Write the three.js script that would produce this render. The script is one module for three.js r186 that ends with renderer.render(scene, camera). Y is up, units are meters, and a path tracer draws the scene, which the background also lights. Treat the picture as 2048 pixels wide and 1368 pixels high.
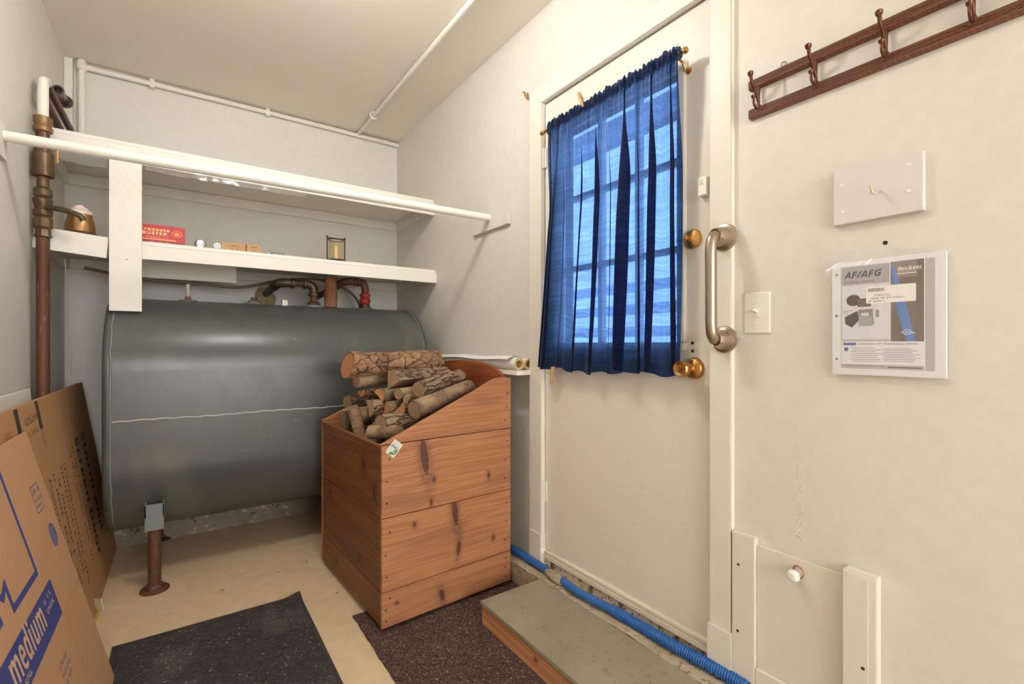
import * as THREE from 'three';
import { RoundedBoxGeometry } from 'three/addons/geometries/RoundedBoxGeometry.js';
import { mergeGeometries, mergeVertices, toCreasedNormals } from 'three/addons/utils/BufferGeometryUtils.js';

// ---------------------------------------------------------------- camera, sky, lamp, exposure
const scene = new THREE.Scene();
const renderer = new THREE.WebGLRenderer();
renderer.toneMapping = THREE.LinearToneMapping;
renderer.toneMappingExposure = 0.97;
renderer.shadowMap.enabled = true;
const camera = new THREE.PerspectiveCamera(2 * Math.atan(684 / 948) * 180 / Math.PI, 2048 / 1368, 0.05, 100);
camera.position.set(-1.362, 1.104, 3.46);
camera.lookAt(-1.362 + Math.sin(0.613), 1.104, 3.46 - Math.cos(0.613));
camera.setViewOffset(2048, 1368, 0, -5, 2048, 1368);
scene.add(camera);
scene.background = new THREE.Color().setRGB(0.96, 0.985, 1.0);   // bright overcast sky outside the door
scene.backgroundIntensity = 13;
const LAMP = [-1.0, 2.48, 1.95], LAMP_POWER = 2.35, LAMP_COLOR = new THREE.Color().setRGB(1.0, 0.99, 0.975);
const ROOM = { x0: -1.862, z1: 6.4, h: 2.638 };

// ---------------------------------------------------------------- small helpers
const rnd = (seed) => { let a = seed >>> 0; return () => { a = (a + 0x6D2B79F5) | 0; let t = Math.imul(a ^ (a >>> 15), 1 | a); t = (t + Math.imul(t ^ (t >>> 7), 61 | t)) ^ t; return ((t ^ (t >>> 14)) >>> 0) / 4294967296; }; };
const hash = (x, y, s) => { let h = Math.imul(x, 374761393) + Math.imul(y, 668265263) + Math.imul(s, 974634777); h = Math.imul(h ^ (h >>> 13), 1274126177); return ((h ^ (h >>> 16)) >>> 0) / 4294967296; };
const mod = (a, n) => ((a % n) + n) % n;
function vn(x, y, px, py, s) {           // value noise, periodic in px, py cells
  const xi = Math.floor(x), yi = Math.floor(y), fx = x - xi, fy = y - yi, u = fx * fx * (3 - 2 * fx), v = fy * fy * (3 - 2 * fy);
  const x0 = mod(xi, px), x1 = mod(xi + 1, px), y0 = mod(yi, py), y1 = mod(yi + 1, py);
  return (hash(x0, y0, s) * (1 - u) + hash(x1, y0, s) * u) * (1 - v) + (hash(x0, y1, s) * (1 - u) + hash(x1, y1, s) * u) * v;
}
function fbm(u, v, cx, cy, oct, s) { let a = 0, w = 0.5, t = 0; for (let i = 0; i < oct; i++) { a += w * vn(u * cx, v * cy, cx, cy, s + i * 17); t += w; w *= 0.5; cx *= 2; cy *= 2; } return a / t; }
function cell(u, v, cx, cy, s) {         // periodic Worley: [nearest, second nearest, id]
  const x = u * cx, y = v * cy, xi = Math.floor(x), yi = Math.floor(y); let d1 = 9, d2 = 9, id = 0;
  for (let j = -1; j <= 1; j++) for (let i = -1; i <= 1; i++) {
    const gx = mod(xi + i, cx), gy = mod(yi + j, cy), px = xi + i + hash(gx, gy, s), py = yi + j + hash(gx, gy, s + 5), d = Math.hypot(px - x, py - y);
    if (d < d1) { d2 = d1; d1 = d; id = hash(gx, gy, s + 9); } else if (d < d2) d2 = d;
  }
  return [d1, d2, id];
}
const cl = (x, a = 0, b = 1) => Math.min(b, Math.max(a, x)), ss = (a, b, x) => { const t = cl((x - a) / (b - a)); return t * t * (3 - 2 * t); };
const mix = (a, b, t) => a.map((x, i) => x + (b[i] - x) * t);
function tex(w, h, fn, srgb = true) {
  const d = new Uint8Array(w * h * 4);
  for (let y = 0; y < h; y++) for (let x = 0; x < w; x++) { const c = fn((x + 0.5) / w, (y + 0.5) / h), k = (y * w + x) * 4; for (let i = 0; i < 3; i++) d[k + i] = cl(Array.isArray(c) ? c[i] : c) * 255; d[k + 3] = Array.isArray(c) && c.length > 3 ? cl(c[3]) * 255 : 255; }
  const t = new THREE.DataTexture(d, w, h); t.wrapS = t.wrapT = THREE.RepeatWrapping; t.magFilter = THREE.LinearFilter; t.minFilter = THREE.LinearMipmapLinearFilter; t.generateMipmaps = true;
  if (srgb) t.colorSpace = THREE.SRGBColorSpace; t.needsUpdate = true; return t;
}
const gray = (w, h, fn) => tex(w, h, fn, false);
function canvas(w, h, draw) { const c = document.createElement('canvas'); c.width = w; c.height = h; draw(c.getContext('2d'), w, h); const t = new THREE.CanvasTexture(c); t.colorSpace = THREE.SRGBColorSpace; return t; }
// a line of print too small to read: strokes of uneven width
function smallPrint(c, x, y, w, h, seed = 1) { const r = rnd(seed); for (let i = x; i < x + w;) { const k = h * (0.25 + 0.35 * r()); if (r() > 0.14) { c.fillRect(i, y - h * (0.7 + 0.3 * r()), k * 0.45, h * 0.8); c.fillRect(i, y - h * (0.2 + 0.5 * r()), k, h * 0.22); } i += k + h * 0.16; } }
const S = (r, g, b) => [r / 255, g / 255, b / 255];
const M = (o) => new THREE.MeshPhysicalMaterial(o);
const col = (r, g, b) => new THREE.Color().setRGB(r / 255, g / 255, b / 255, THREE.SRGBColorSpace);

function uvBox(g, sx = 1, sy = sx, swap = false) {   // uv in metres / tile size, by the way each face points
  if (g.index) g = g.toNonIndexed();
  const p = g.attributes.position, n = g.attributes.normal, uv = new Float32Array(p.count * 2);
  for (let i = 0; i < p.count; i++) {
    const a = [Math.abs(n.getX(i)), Math.abs(n.getY(i)), Math.abs(n.getZ(i))]; let u, v;
    if (a[0] >= a[1] && a[0] >= a[2]) { u = p.getZ(i); v = p.getY(i); } else if (a[1] >= a[2]) { u = p.getX(i); v = p.getZ(i); } else { u = p.getX(i); v = p.getY(i); }
    if (swap) [u, v] = [v, u];
    uv[2 * i] = u / sx; uv[2 * i + 1] = v / sy;
  }
  g.setAttribute('uv', new THREE.BufferAttribute(uv, 2)); return g;
}
const merge = (list) => list.length === 1 ? list[0] : mergeGeometries(list.map((g) => { const h = g.index ? g.toNonIndexed() : g.clone(); for (const k of Object.keys(h.attributes)) if (!['position', 'normal', 'uv'].includes(k)) h.deleteAttribute(k); return h; }));
function bx(x0, x1, y0, y1, z0, z1, r = 0.0015, tile = 1, swap = false) {    // a box given by its faces, edges eased
  const w = x1 - x0, h = y1 - y0, d = z1 - z0, q = Math.min(r, w * 0.45, h * 0.45, d * 0.45);
  const g = q > 0 ? new RoundedBoxGeometry(w, h, d, 1, q) : new THREE.BoxGeometry(w, h, d);
  g.translate((x0 + x1) / 2, (y0 + y1) / 2, (z0 + z1) / 2);
  return uvBox(g, tile, tile, swap);
}
const V = (x, y, z) => new THREE.Vector3(x, y, z);
function tube(pts, r, seg = 48, rad = 12, smooth = true) {
  const c = smooth ? new THREE.CatmullRomCurve3(pts.map((p) => V(...p))) : (() => { const k = new THREE.CurvePath(); for (let i = 1; i < pts.length; i++) k.add(new THREE.LineCurve3(V(...pts[i - 1]), V(...pts[i]))); return k; })();
  return new THREE.TubeGeometry(c, seg, r, rad, false);
}
function cylBetween(a, b, r0, r1 = r0, rad = 20) {
  const A = V(...a), B = V(...b), L = A.distanceTo(B), g = new THREE.CylinderGeometry(r1, r0, L, rad);
  g.translate(0, L / 2, 0); g.applyQuaternion(new THREE.Quaternion().setFromUnitVectors(V(0, 1, 0), B.clone().sub(A).normalize())); g.translate(A.x, A.y, A.z); return g;
}
function lathe(profile, seg = 32) { const g = toCreasedNormals(new THREE.LatheGeometry(profile.map(([r, y]) => new THREE.Vector2(Math.max(r, 1e-5), y)), seg), seg < 12 ? 0.4 : 0.62); return g; }
function latheTo(profile, at, dir, seg = 32) { const g = lathe(profile, seg); g.applyQuaternion(new THREE.Quaternion().setFromUnitVectors(V(0, 1, 0), V(...dir).normalize())); g.translate(...at); return g; }

const taken = {};
const numbered = (n) => { const k = taken[n] = (taken[n] ?? -1) + 1; return k ? n + '_' + String(k).padStart(3, '0') : n; };
function mesh(name, g, m, parent) { const o = new THREE.Mesh(Array.isArray(g) ? merge(g) : g, m); o.name = name; o.castShadow = o.receiveShadow = true; parent.add(o); return o; }
function tag(o, label, category, group, kind) { if (label) o.userData.label = label; if (category) o.userData.category = category; if (group) o.userData.group = group; if (kind) o.userData.kind = kind; return o; }
function thing(name, label, category, pos = [0, 0, 0], group) { const o = new THREE.Group(); o.name = numbered(name); o.position.set(...pos); scene.add(o); return tag(o, label, category, group); }
function single(name, label, category, g, m, group) { const o = mesh(numbered(name), g, m, scene); return tag(o, label, category, group); }
function struct(name, g, m, label, category) { const o = mesh(name, g, m, scene); o.userData.kind = 'structure'; return tag(o, label, category); }

// ---------------------------------------------------------------- materials
const T = {};
T.paintBump = gray(512, 512, (u, v) => 0.8 * fbm(u, v, 48, 48, 3, 3) + 0.2 * fbm(u, v, 6, 6, 3, 8));
const paint = (c, o = {}) => M({ color: col(...c), roughness: 0.55, bumpMap: T.paintBump, bumpScale: 0.0012, ...o });
T.wall = tex(512, 512, (u, v) => { const n = fbm(u, v, 4, 4, 4, 21), f = fbm(u, v, 64, 64, 2, 5); const c = mix(S(222, 217, 207), S(218, 212, 201), n); return c.map((x) => x * (0.985 + 0.03 * f)); });
const wallMat = M({ map: T.wall, roughness: 0.5, bumpMap: T.paintBump, bumpScale: 0.0008 });
T.ceil = tex(512, 512, (u, v) => { const n = fbm(u, v, 3, 3, 4, 31); return mix(S(240, 231, 219), S(236, 227, 214), n); });
const ceilMat = M({ map: T.ceil, roughness: 0.8, bumpMap: T.paintBump, bumpScale: 0.001 });
const whitePaint = paint([231, 226, 214]);
const doorPaint = paint([226, 219, 205], { roughness: 0.42 });
const trimPaint = paint([227, 221, 208], { roughness: 0.45 });
T.chipped = tex(512, 256, (u, v) => { const n = fbm(u, v, 20, 8, 4, 41), k = fbm(u, v, 70, 40, 3, 43); let c = mix(S(222, 208, 184), S(206, 186, 158), fbm(u, v, 12, 6, 3, 47)); if (n > 0.56) c = mix(c, S(148, 112, 76), ss(0.56, 0.62, n)); if (k > 0.68) c = mix(c, S(86, 58, 40), ss(0.68, 0.74, k)); return c; });
T.chippedBump = gray(512, 256, (u, v) => fbm(u, v, 20, 8, 5, 41));
const chippedMat = M({ map: T.chipped, bumpMap: T.chippedBump, bumpScale: -0.006, roughness: 0.85 });
T.concrete = tex(512, 512, (u, v) => { const n = fbm(u, v, 8, 8, 5, 51), k = fbm(u, v, 40, 40, 3, 53); let c = mix(S(206, 191, 166), S(168, 149, 122), n); if (k > 0.66) c = mix(c, S(150, 126, 98), ss(0.66, 0.78, k)); return c; });
T.concreteBump = gray(512, 512, (u, v) => fbm(u, v, 16, 16, 5, 51));
const concreteMat = M({ map: T.concrete, bumpMap: T.concreteBump, bumpScale: 0.012, roughness: 0.92 });
T.grayConcrete = tex(512, 512, (u, v) => { const n = fbm(u, v, 6, 6, 5, 55), k = fbm(u, v, 24, 24, 3, 57); let c = mix(S(150, 136, 120), S(124, 112, 98), n); if (k > 0.64) c = mix(c, S(170, 158, 140), ss(0.64, 0.72, k)); if (k < 0.24) c = mix(c, S(84, 72, 62), ss(0.24, 0.18, k)); return c; });
const footingMat = M({ map: T.grayConcrete, bumpMap: T.concreteBump, bumpScale: 0.012, roughness: 0.92 });
T.floor = (() => {
  const r = rnd(77), chips = [];
  for (let i = 0; i < 60; i++) chips.push([r(), r(), 0.004 + 0.012 * r() * r(), r() < 0.7 ? 1 : 0, 0.4 + 1.2 * r(), r() * 3.14]);
  for (let i = 0; i < 90; i++) chips.push([r(), r(), 0.0012 + 0.0018 * r(), 2, 1, 0]);
  return tex(1024, 1024, (u, v) => {
    const n = fbm(u, v, 5, 5, 5, 61), f = fbm(u, v, 60, 60, 3, 63), w = fbm(u, v, 14, 14, 3, 65);
    let c = mix(S(223, 197, 160), S(211, 184, 147), n); c = mix(c, S(216, 196, 166), ss(0.6, 0.75, w) * 0.7); c = c.map((x) => x * (0.96 + 0.08 * f));
    for (const [x, y, s, k, a, t] of chips) {
      let dx = u - x, dy = v - y; if (Math.abs(dx) > 0.02 || Math.abs(dy) > 0.02) continue;
      const p = dx * Math.cos(t) + dy * Math.sin(t), q = (dy * Math.cos(t) - dx * Math.sin(t)) * (1 + a), d = Math.hypot(p, q) / s + (f - 0.5) * 1.2;
      if (d < 1) c = mix(c, k === 1 ? S(216, 201, 174) : k === 2 ? S(84, 62, 44) : S(150, 122, 90), ss(1, 0.75, d) * (k === 2 ? 0.9 : 0.75));
    }
    return c;
  });
})();
const floorMat = M({ map: T.floor, roughness: 0.6, bumpMap: T.paintBump, bumpScale: 0.002 });

function pineTex(seed, tone, knots = [], W = 512, H = 256, stretch = 1) {     // stained pine: u along the grain; knots [u, v, ru, rv, tilt]
  return tex(W, H, (u, v) => {
    let bend = 0, dark = 0, ring = 0;
    for (const [ku, kv, ru, rv, tilt = 0] of knots) {
      const dx = (u - ku) / ru, dy = (v - kv - tilt * (u - ku)) / rv, d = Math.hypot(dx, dy);
      bend += Math.exp(-d * d * 0.22) * 0.05 * Math.sign(dy || 1) ; dark = Math.max(dark, ss(1.05, 0.7, d + 0.25 * (fbm(u, v, 40, 40, 2, seed + 3) - 0.5))); ring += Math.exp(-Math.abs(d - 1.3) * 2.5);
    }
    const w = v + bend + 0.035 * (fbm(u, v, 3 * stretch, 3, 3, seed) - 0.5);
    const g1 = fbm(u, mod(w, 1), 3, 34, 3, seed + 1), g2 = fbm(u, mod(w, 1), 6, 120, 2, seed + 2), big = fbm(u, v, 2, 5, 3, seed + 4);
    let c = mix(tone[0], tone[1], ss(0.3, 0.72, g1)); c = mix(c, tone[2], 0.55 * ss(0.55, 0.8, big)); c = c.map((x) => x * (0.96 + 0.08 * g2));
    c = mix(c, tone[3], 0.35 * cl(ring)); c = mix(c, tone[3], dark * 0.9);
    const sc = fbm(u, v, 90, 12, 2, seed + 7); if (sc > 0.86) c = mix(c, S(214, 170, 128), 0.2);
    return c;
  });
}
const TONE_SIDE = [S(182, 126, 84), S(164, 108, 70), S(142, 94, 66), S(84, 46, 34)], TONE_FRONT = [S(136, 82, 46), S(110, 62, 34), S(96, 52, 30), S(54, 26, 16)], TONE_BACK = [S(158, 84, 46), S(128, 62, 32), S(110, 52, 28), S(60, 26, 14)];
T.woodBump = gray(512, 256, (u, v) => fbm(u, v, 4, 90, 3, 71));
const pine = (t) => M({ map: t, roughness: 0.5, bumpMap: T.woodBump, bumpScale: 0.0015, clearcoat: 0.12, clearcoatRoughness: 0.45 });
T.rust = tex(256, 256, (u, v) => { const n = fbm(u, v, 8, 8, 4, 81), k = fbm(u, v, 30, 30, 2, 83); let c = mix(S(112, 74, 52), S(80, 50, 36), n); if (k > 0.84) c = mix(c, S(186, 160, 132), 0.7); return c; });
const rustPipe = M({ map: T.rust, roughness: 0.6, metalness: 0.25 });
T.brassOld = tex(256, 256, (u, v) => { const n = fbm(u, v, 6, 6, 4, 85); return mix(S(122, 98, 72), S(84, 64, 48), n); });
const oldBrass = M({ map: T.brassOld, roughness: 0.42, metalness: 0.6 });
const brass = M({ color: col(206, 164, 98), roughness: 0.22, metalness: 1 });
const agedBrass = M({ color: col(188, 142, 88), roughness: 0.3, metalness: 1 });
const nickel = M({ color: col(172, 158, 140), roughness: 0.32, metalness: 1 });
const blackIron = M({ map: tex(128, 128, (u, v) => mix(S(104, 88, 66), S(66, 54, 42), fbm(u, v, 8, 8, 3, 87))), roughness: 0.45, metalness: 0.5 });
const copperDark = M({ map: tex(128, 128, (u, v) => mix(S(118, 68, 52), S(72, 40, 34), fbm(u, v, 6, 6, 4, 89))), roughness: 0.45, metalness: 0.5 });
const bronzeHook = M({ color: col(104, 62, 44), roughness: 0.4, metalness: 0.6 });
const darkHole = M({ color: col(46, 36, 30), roughness: 0.9 });
const screwMat = M({ color: col(150, 142, 130), roughness: 0.4, metalness: 0.8 });
const whitePlastic = M({ color: col(232, 228, 218), roughness: 0.35 });
const kraft = (seed, a, b) => tex(512, 512, (u, v) => { const n = fbm(u, v, 10, 10, 4, seed), f = fbm(u, v, 90, 90, 2, seed + 3); return mix(a, b, n).map((x) => x * (0.95 + 0.1 * f)); });
// ---------------------------------------------------------------- room shell
const { x0: RX, z1: RZ, h: RH } = ROOM;
struct('floor', bx(RX - 0.14, 0.14, -0.1, 0, -0.14, RZ + 0.14, 0, 2.2), floorMat, 'tan painted concrete floor with pale scuffs and chips', 'floor');
struct('ceiling', bx(RX - 0.14, 0.14, RH, RH + 0.1, -0.14, RZ + 0.14, 0, 1.5), ceilMat, 'smooth beige painted ceiling', 'ceiling');
struct('wall_back', bx(RX - 0.14, 0.14, 0, RH, -0.14, 0, 0, 1.5), wallMat, 'cream painted wall behind the grey tank and shelves', 'wall');
struct('wall_left', bx(RX - 0.14, RX, 0, RH, 0, RZ, 0, 1.5), wallMat, 'cream painted wall behind the rusty pipe and cardboard', 'wall');
const FW = [-1.75, -0.11, 0.5, 2.35];   // opening for the fill-light window added behind the viewer: x0, x1, y0, y1
struct('wall_front', [bx(RX - 0.14, FW[0], 0, RH, RZ, RZ + 0.14, 0, 1.5), bx(FW[1], 0.14, 0, RH, RZ, RZ + 0.14, 0, 1.5), bx(FW[0], FW[1], 0, FW[2], RZ, RZ + 0.14, 0, 1.5), bx(FW[0], FW[1], FW[3], RH, RZ, RZ + 0.14, 0, 1.5)], wallMat, 'cream painted wall behind the viewer', 'wall');
{
  const w = new THREE.Group(); w.name = 'window_1'; scene.add(w); tag(w, 'added white framed window behind the viewer for fill light', 'window', null, 'structure');  // unseen window, added to let soft fill light into the room
  const [a, b, c, d] = FW, m = (a + b) / 2, z0 = RZ + 0.02, z1 = RZ + 0.08;
  mesh('window_frame', [bx(a, a + 0.05, c, d, z0, z1, 0.003), bx(b - 0.05, b, c, d, z0, z1, 0.003), bx(a, b, c, c + 0.05, z0, z1, 0.003), bx(a, b, d - 0.05, d, z0, z1, 0.003), bx(m - 0.025, m + 0.025, c, d, z0, z1, 0.003)], whitePaint, w);
  for (const [u, v] of [[a + 0.05, m - 0.025], [m + 0.025, b - 0.05]]) { const g = new THREE.PlaneGeometry(v - u, d - c - 0.1); g.translate((u + v) / 2, (c + d) / 2, RZ + 0.05); mesh('pane', g, M({ color: 0xffffff, transmission: 1, thickness: 0, roughness: 0.02 }), w); }
}
const DZ0 = 1.78, DZ1 = 2.612, DY0 = 0.172, DY1 = 2.2;
const wallRight = struct('wall_right', [bx(0, 0.14, 0, RH, 0, DZ0, 0, 1.5), bx(0, 0.14, 0, RH, DZ1, RZ, 0, 1.5), bx(0, 0.14, DY1, RH, DZ0, DZ1, 0, 1.5), bx(0, 0.14, 0, 0.1, DZ0, DZ1, 0, 1.5)], wallMat, 'cream painted wall with the door and the coat rack', 'wall');
function rough(x0, x1, y0, y1, z0, z1, amp, seed, nx, ny, nz, tile) {
  const g = new THREE.BoxGeometry(x1 - x0, y1 - y0, z1 - z0, nx, ny, nz); g.translate((x0 + x1) / 2, (y0 + y1) / 2, (z0 + z1) / 2);
  const p = g.attributes.position;
  for (let i = 0; i < p.count; i++) {
    const x = p.getX(i), y = p.getY(i), z = p.getZ(i), n = (k) => fbm(mod((x + z) * 0.5 + k * 0.37, 1), mod(y * 0.9 + (z - x) * 0.5 + k * 0.21, 1), 24, 24, 3, seed + k) - 0.5;
    p.setXYZ(i, x + amp * n(1), y > y0 + 0.001 ? y + amp * n(2) : y, z + amp * n(3));
  }
  g.computeVertexNormals(); return uvBox(g, tile);
}
struct('trim_1', rough(-0.092, 0.02, 0, 0.098, 0.13, RZ, 0.016, 11, 4, 4, 160, 0.6), concreteMat, 'rough whitewashed concrete ledge along the foot of the door wall', 'ledge');
struct('trim_2', rough(RX, 0.0, 0, 0.15, -0.02, 0.13, 0.014, 17, 90, 5, 4, 0.7), footingMat, 'grey concrete footing under the tank along the back wall', 'ledge');

// ceiling conduits, painted over
const conduitBack = single('conduit', 'white painted pipe running along the top of the back wall', 'pipe', [tube([[-1.79, 2.607, 0.022], [-1.0, 2.613, 0.022], [0, 2.612, 0.022]], 0.014, 40, 10), bx(-1.5, -1.475, 2.585, 2.638, 0, 0.034, 0.004), bx(-0.9, -0.875, 2.59, 2.638, 0, 0.034, 0.004)], whitePaint);
single('conduit', 'white painted pipe crossing the ceiling towards the viewer', 'pipe', [tube([[-0.3, RH - 0.016, 0.03], [-0.303, RH - 0.018, 1.6], [-0.3, RH - 0.016, RZ]], 0.014, 60, 10), latheTo([[0.0, 0], [0.024, 0.0], [0.022, 0.012], [0, 0.014]], [-0.303, RH - 0.001, 0.37], [0, -1, 0], 16), tube([[-0.327, RH - 0.004, 0.36], [-0.32, RH - 0.03, 0.362], [-0.303, RH - 0.037, 0.365], [-0.286, RH - 0.03, 0.362], [-0.279, RH - 0.004, 0.36]], 0.006, 20, 8)], whitePaint);
single('conduit', 'white painted vertical pipe in the back left corner', 'pipe', [cylBetween([-1.79, 2.06, 0.03], [-1.79, RH, 0.03], 0.016), cylBetween([-1.79, 2.585, 0.03], [-1.79, 2.63, 0.03], 0.022)], whitePaint);
struct('trim_3', bx(-1.862, -1.825, 2.06, RH, 0, 0.03, 0.003), trimPaint, 'white corner board above the upper shelf', 'board');

// ---------------------------------------------------------------- door casing, threshold
struct('trim_4', [bx(-0.02, 0.004, 0.245, 2.275, 1.692, DZ0, 0.003), bx(-0.028, 0.004, 0.1, 0.247, 1.70, DZ0 + 0.006, 0.003)], trimPaint, 'white left door casing on its plinth block', 'casing');
struct('trim_5', [bx(-0.02, 0.004, 0.245, 2.275, DZ1, 2.682, 0.003), bx(-0.028, 0.004, 0.1, 0.247, DZ1 - 0.004, 2.686, 0.003)], trimPaint, 'white right door casing behind the metal grab bar', 'casing');
struct('trim_6', bx(-0.02, 0.004, DY1, 2.275, DZ0, DZ1, 0.003), trimPaint, 'white door head casing', 'casing');
struct('trim_7', [bx(-0.004, 0.1, 0.09, 0.14, DZ0, DZ1, 0.004, 0.4)], chippedMat, 'chipped and rotting board under the door', 'sill');
struct('trim_8', [bx(-0.012, 0.06, 0.138, 0.158, DZ0 + 0.004, DZ1 - 0.004, 0.003, 0.5), bx(-0.007, 0.06, 0.159, 0.171, DZ0 + 0.004, DZ1 - 0.004, 0.003, 0.5)], paint([222, 211, 186], { roughness: 0.6 }), 'yellowed wooden door threshold', 'threshold');
struct('trim_9', [bx(0.048, 0.07, DY0, DY1, DZ0, DZ0 + 0.012, 0.001), bx(0.048, 0.07, DY0, DY1, DZ1 - 0.012, DZ1, 0.001), bx(0.048, 0.07, DY1 - 0.012, DY1, DZ0, DZ1, 0.001)], trimPaint, 'white door stop inside the frame', 'trim');

// ---------------------------------------------------------------- the door itself
const door = new THREE.Group(); door.name = 'door_1'; scene.add(door); tag(door, 'white panel door with a nine-pane window behind a blue curtain', 'door', null, 'structure');
const dz0 = DZ0 + 0.004, dz1 = DZ1 - 0.004, wy0 = 1.112, wy1 = 2.012, wz0 = 1.922, wz1 = 2.488;
mesh('door_slab', [bx(0.004, 0.046, DY0 + 0.006, wy0, dz0, dz1, 0.001), bx(0.004, 0.046, wy1, DY1 - 0.005, dz0, dz1, 0.001), bx(0.004, 0.046, wy0, wy1, dz0, wz0, 0), bx(0.004, 0.046, wy0, wy1, wz1, dz1, 0)], doorPaint, door);
const wf = mesh('window_frame', [bx(-0.012, 0.05, wy0 - 0.028, wy0, wz0 - 0.028, wz1 + 0.028, 0.003), bx(-0.012, 0.05, wy1, wy1 + 0.028, wz0 - 0.028, wz1 + 0.028, 0.003), bx(-0.012, 0.05, wy0, wy1, wz0 - 0.028, wz0, 0.003), bx(-0.012, 0.05, wy0, wy1, wz1, wz1 + 0.028, 0.003)], trimPaint, door);
const zs = [wz0, 2.118, 2.306, wz1], ys = [wy0, 1.425, 1.722, wy1];
for (let i = 1; i < 3; i++) { mesh('muntin', bx(0.008, 0.036, wy0, wy1, zs[i] - 0.011, zs[i] + 0.011, 0.003), trimPaint, door); mesh('muntin', bx(0.008, 0.036, ys[i] - 0.011, ys[i] + 0.011, wz0, wz1, 0.003), trimPaint, door); }
const paneMat = M({ color: 0xffffff, transmission: 1, thickness: 0, roughness: 0.02, ior: 1.5 });
for (let i = 0; i < 3; i++) for (let j = 0; j < 3; j++) { const g = new THREE.PlaneGeometry(zs[i + 1] - zs[i], ys[j + 1] - ys[j]); g.rotateY(-Math.PI / 2); g.translate(0.022, (ys[j] + ys[j + 1]) / 2, (zs[i] + zs[i + 1]) / 2); mesh('pane', g, paneMat, door); }
for (const y of [1.95, 0.44]) { const h = mesh('hinge', [cylBetween([-0.006, y - 0.045, dz0 - 0.003], [-0.006, y + 0.045, dz0 - 0.003], 0.006, 0.006, 12), bx(-0.003, 0.004, y - 0.045, y + 0.045, dz0 - 0.012, dz0 + 0.012, 0.001)], whitePaint, door); }
const db = mesh('deadbolt', [latheTo([[0, 0.012], [0.022, 0.012], [0.031, 0.006], [0.033, 0], [0.033, -0.004]], [0.0, 1.446, 2.538], [-1, 0, 0], 32), latheTo([[0, 0.018], [0.011, 0.018], [0.013, 0.01], [0.013, 0]], [-0.002, 1.446, 2.538], [-1, 0, 0], 24)], brass, door); tag(db, 'polished brass deadbolt');
mesh('thumb_turn', bx(-0.034, -0.016, 1.440, 1.454, 2.534, 2.541, 0.002), agedBrass, db);
const kb = mesh('door_knob', latheTo([[0, 0.072], [0.008, 0.072], [0.014, 0.071], [0.02, 0.076], [0.023, 0.0765], [0.026, 0.072], [0.027, 0.058], [0.022, 0.046], [0.014, 0.034], [0.012, 0.022], [0.013, 0.016], [0.028, 0.012], [0.034, 0.006], [0.036, 0], [0.036, -0.004]], [0, 1.027, 2.545], [-1, 0, 0], 40), agedBrass, door); tag(kb, 'aged brass door knob');
mesh('key_button', latheTo([[0, 0.084], [0.005, 0.083], [0.006, 0.077]], [0, 1.027, 2.545], [-1, 0, 0], 16), brass, kb);
for (const y of [1.109, 1.083]) mesh('screw_hole', latheTo([[0, 0.0025], [0.005, 0.002], [0.0055, 0]], [0.0042, y, 2.538], [-1, 0, 0], 12), darkHole, door);
mesh('strike_plate', bx(0.0, 0.0052, 1.005, 1.04, dz1 - 0.004, dz1 + 0.003, 0.0005), screwMat, door);

// outside the door
struct('outdoor_ground', bx(0.16, 14, -0.3, -0.2, -6, 14, 0, 2), M({ color: col(176, 176, 172), roughness: 0.95 }), 'pale ground outside the door', 'ground');
for (let k = 0; k < 5; k++) single('fence_rail', ['topmost', 'second', 'middle', 'fourth', 'lowest'][k] + ' pale horizontal fence board seen through the door window', 'board', bx(2.3, 2.33, 1.62 - k * 0.22, 1.72 - k * 0.22, -1.5, 4.5, 0.004), M({ color: col(196, 200, 202), roughness: 0.8 }), 'fence boards outside the door');
single('porch_beam', 'grey beam above the porch outside the door window', 'beam', bx(1.5, 1.62, 2.74, 2.92, -1.5, 4.5, 0.004), M({ color: col(140, 146, 150), roughness: 0.8 }));

// ---------------------------------------------------------------- curtain, rod
const rod = thing('curtain_rod', 'thin brass curtain rod with scrolled ends across the door', 'curtain rod', [-0.058, 2.03, 2.19]);
mesh('rod_tube', cylBetween([0, 0, -0.335], [0, 0, 0.345], 0.0055, 0.0055, 12), agedBrass, rod);
for (const s of [-1, 1]) {
  const z = s < 0 ? -0.335 : 0.345;
  mesh('finial', latheTo([[0, 0.03], [0.008, 0.026], [0.011, 0.018], [0.009, 0.008], [0.005, 0.003], [0.006, 0]], [0, 0, z], [0, 0, s], 16), agedBrass, rod);
  mesh('bracket', [tube([[0.058, -0.03, z - s * 0.012], [0.045, -0.032, z - s * 0.012], [0.03, -0.014, z - s * 0.012], [0.012, -0.012, z - s * 0.012], [0, -0.004, z - s * 0.012]], 0.0045, 24, 8), latheTo([[0, 0.004], [0.011, 0.004], [0.012, 0]], [0.062, -0.03, z - s * 0.012], [-1, 0, 0], 12)], agedBrass, rod);
}
single('rod_bracket', 'small empty copper curtain bracket on the casing corner', 'bracket', [tube([[-0.018, 2.272, 1.682], [-0.028, 2.262, 1.68], [-0.03, 2.278, 1.672], [-0.022, 2.29, 1.666], [-0.032, 2.298, 1.658]], 0.004, 24, 8), bx(-0.024, -0.018, 2.255, 2.285, 1.677, 1.687, 0.001)], agedBrass);
T.weave = tex(512, 512, (u, v) => { const n = fbm(u, v, 8, 8, 3, 91), a = fbm(u, v, 6, 160, 2, 93), b = fbm(u, v, 160, 6, 2, 95), k = 0.74 + 0.34 * a + 0.14 * b + 0.12 * (n - 0.5); return [0.215 * k, 0.315 * k, 0.49 * k]; });
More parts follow.
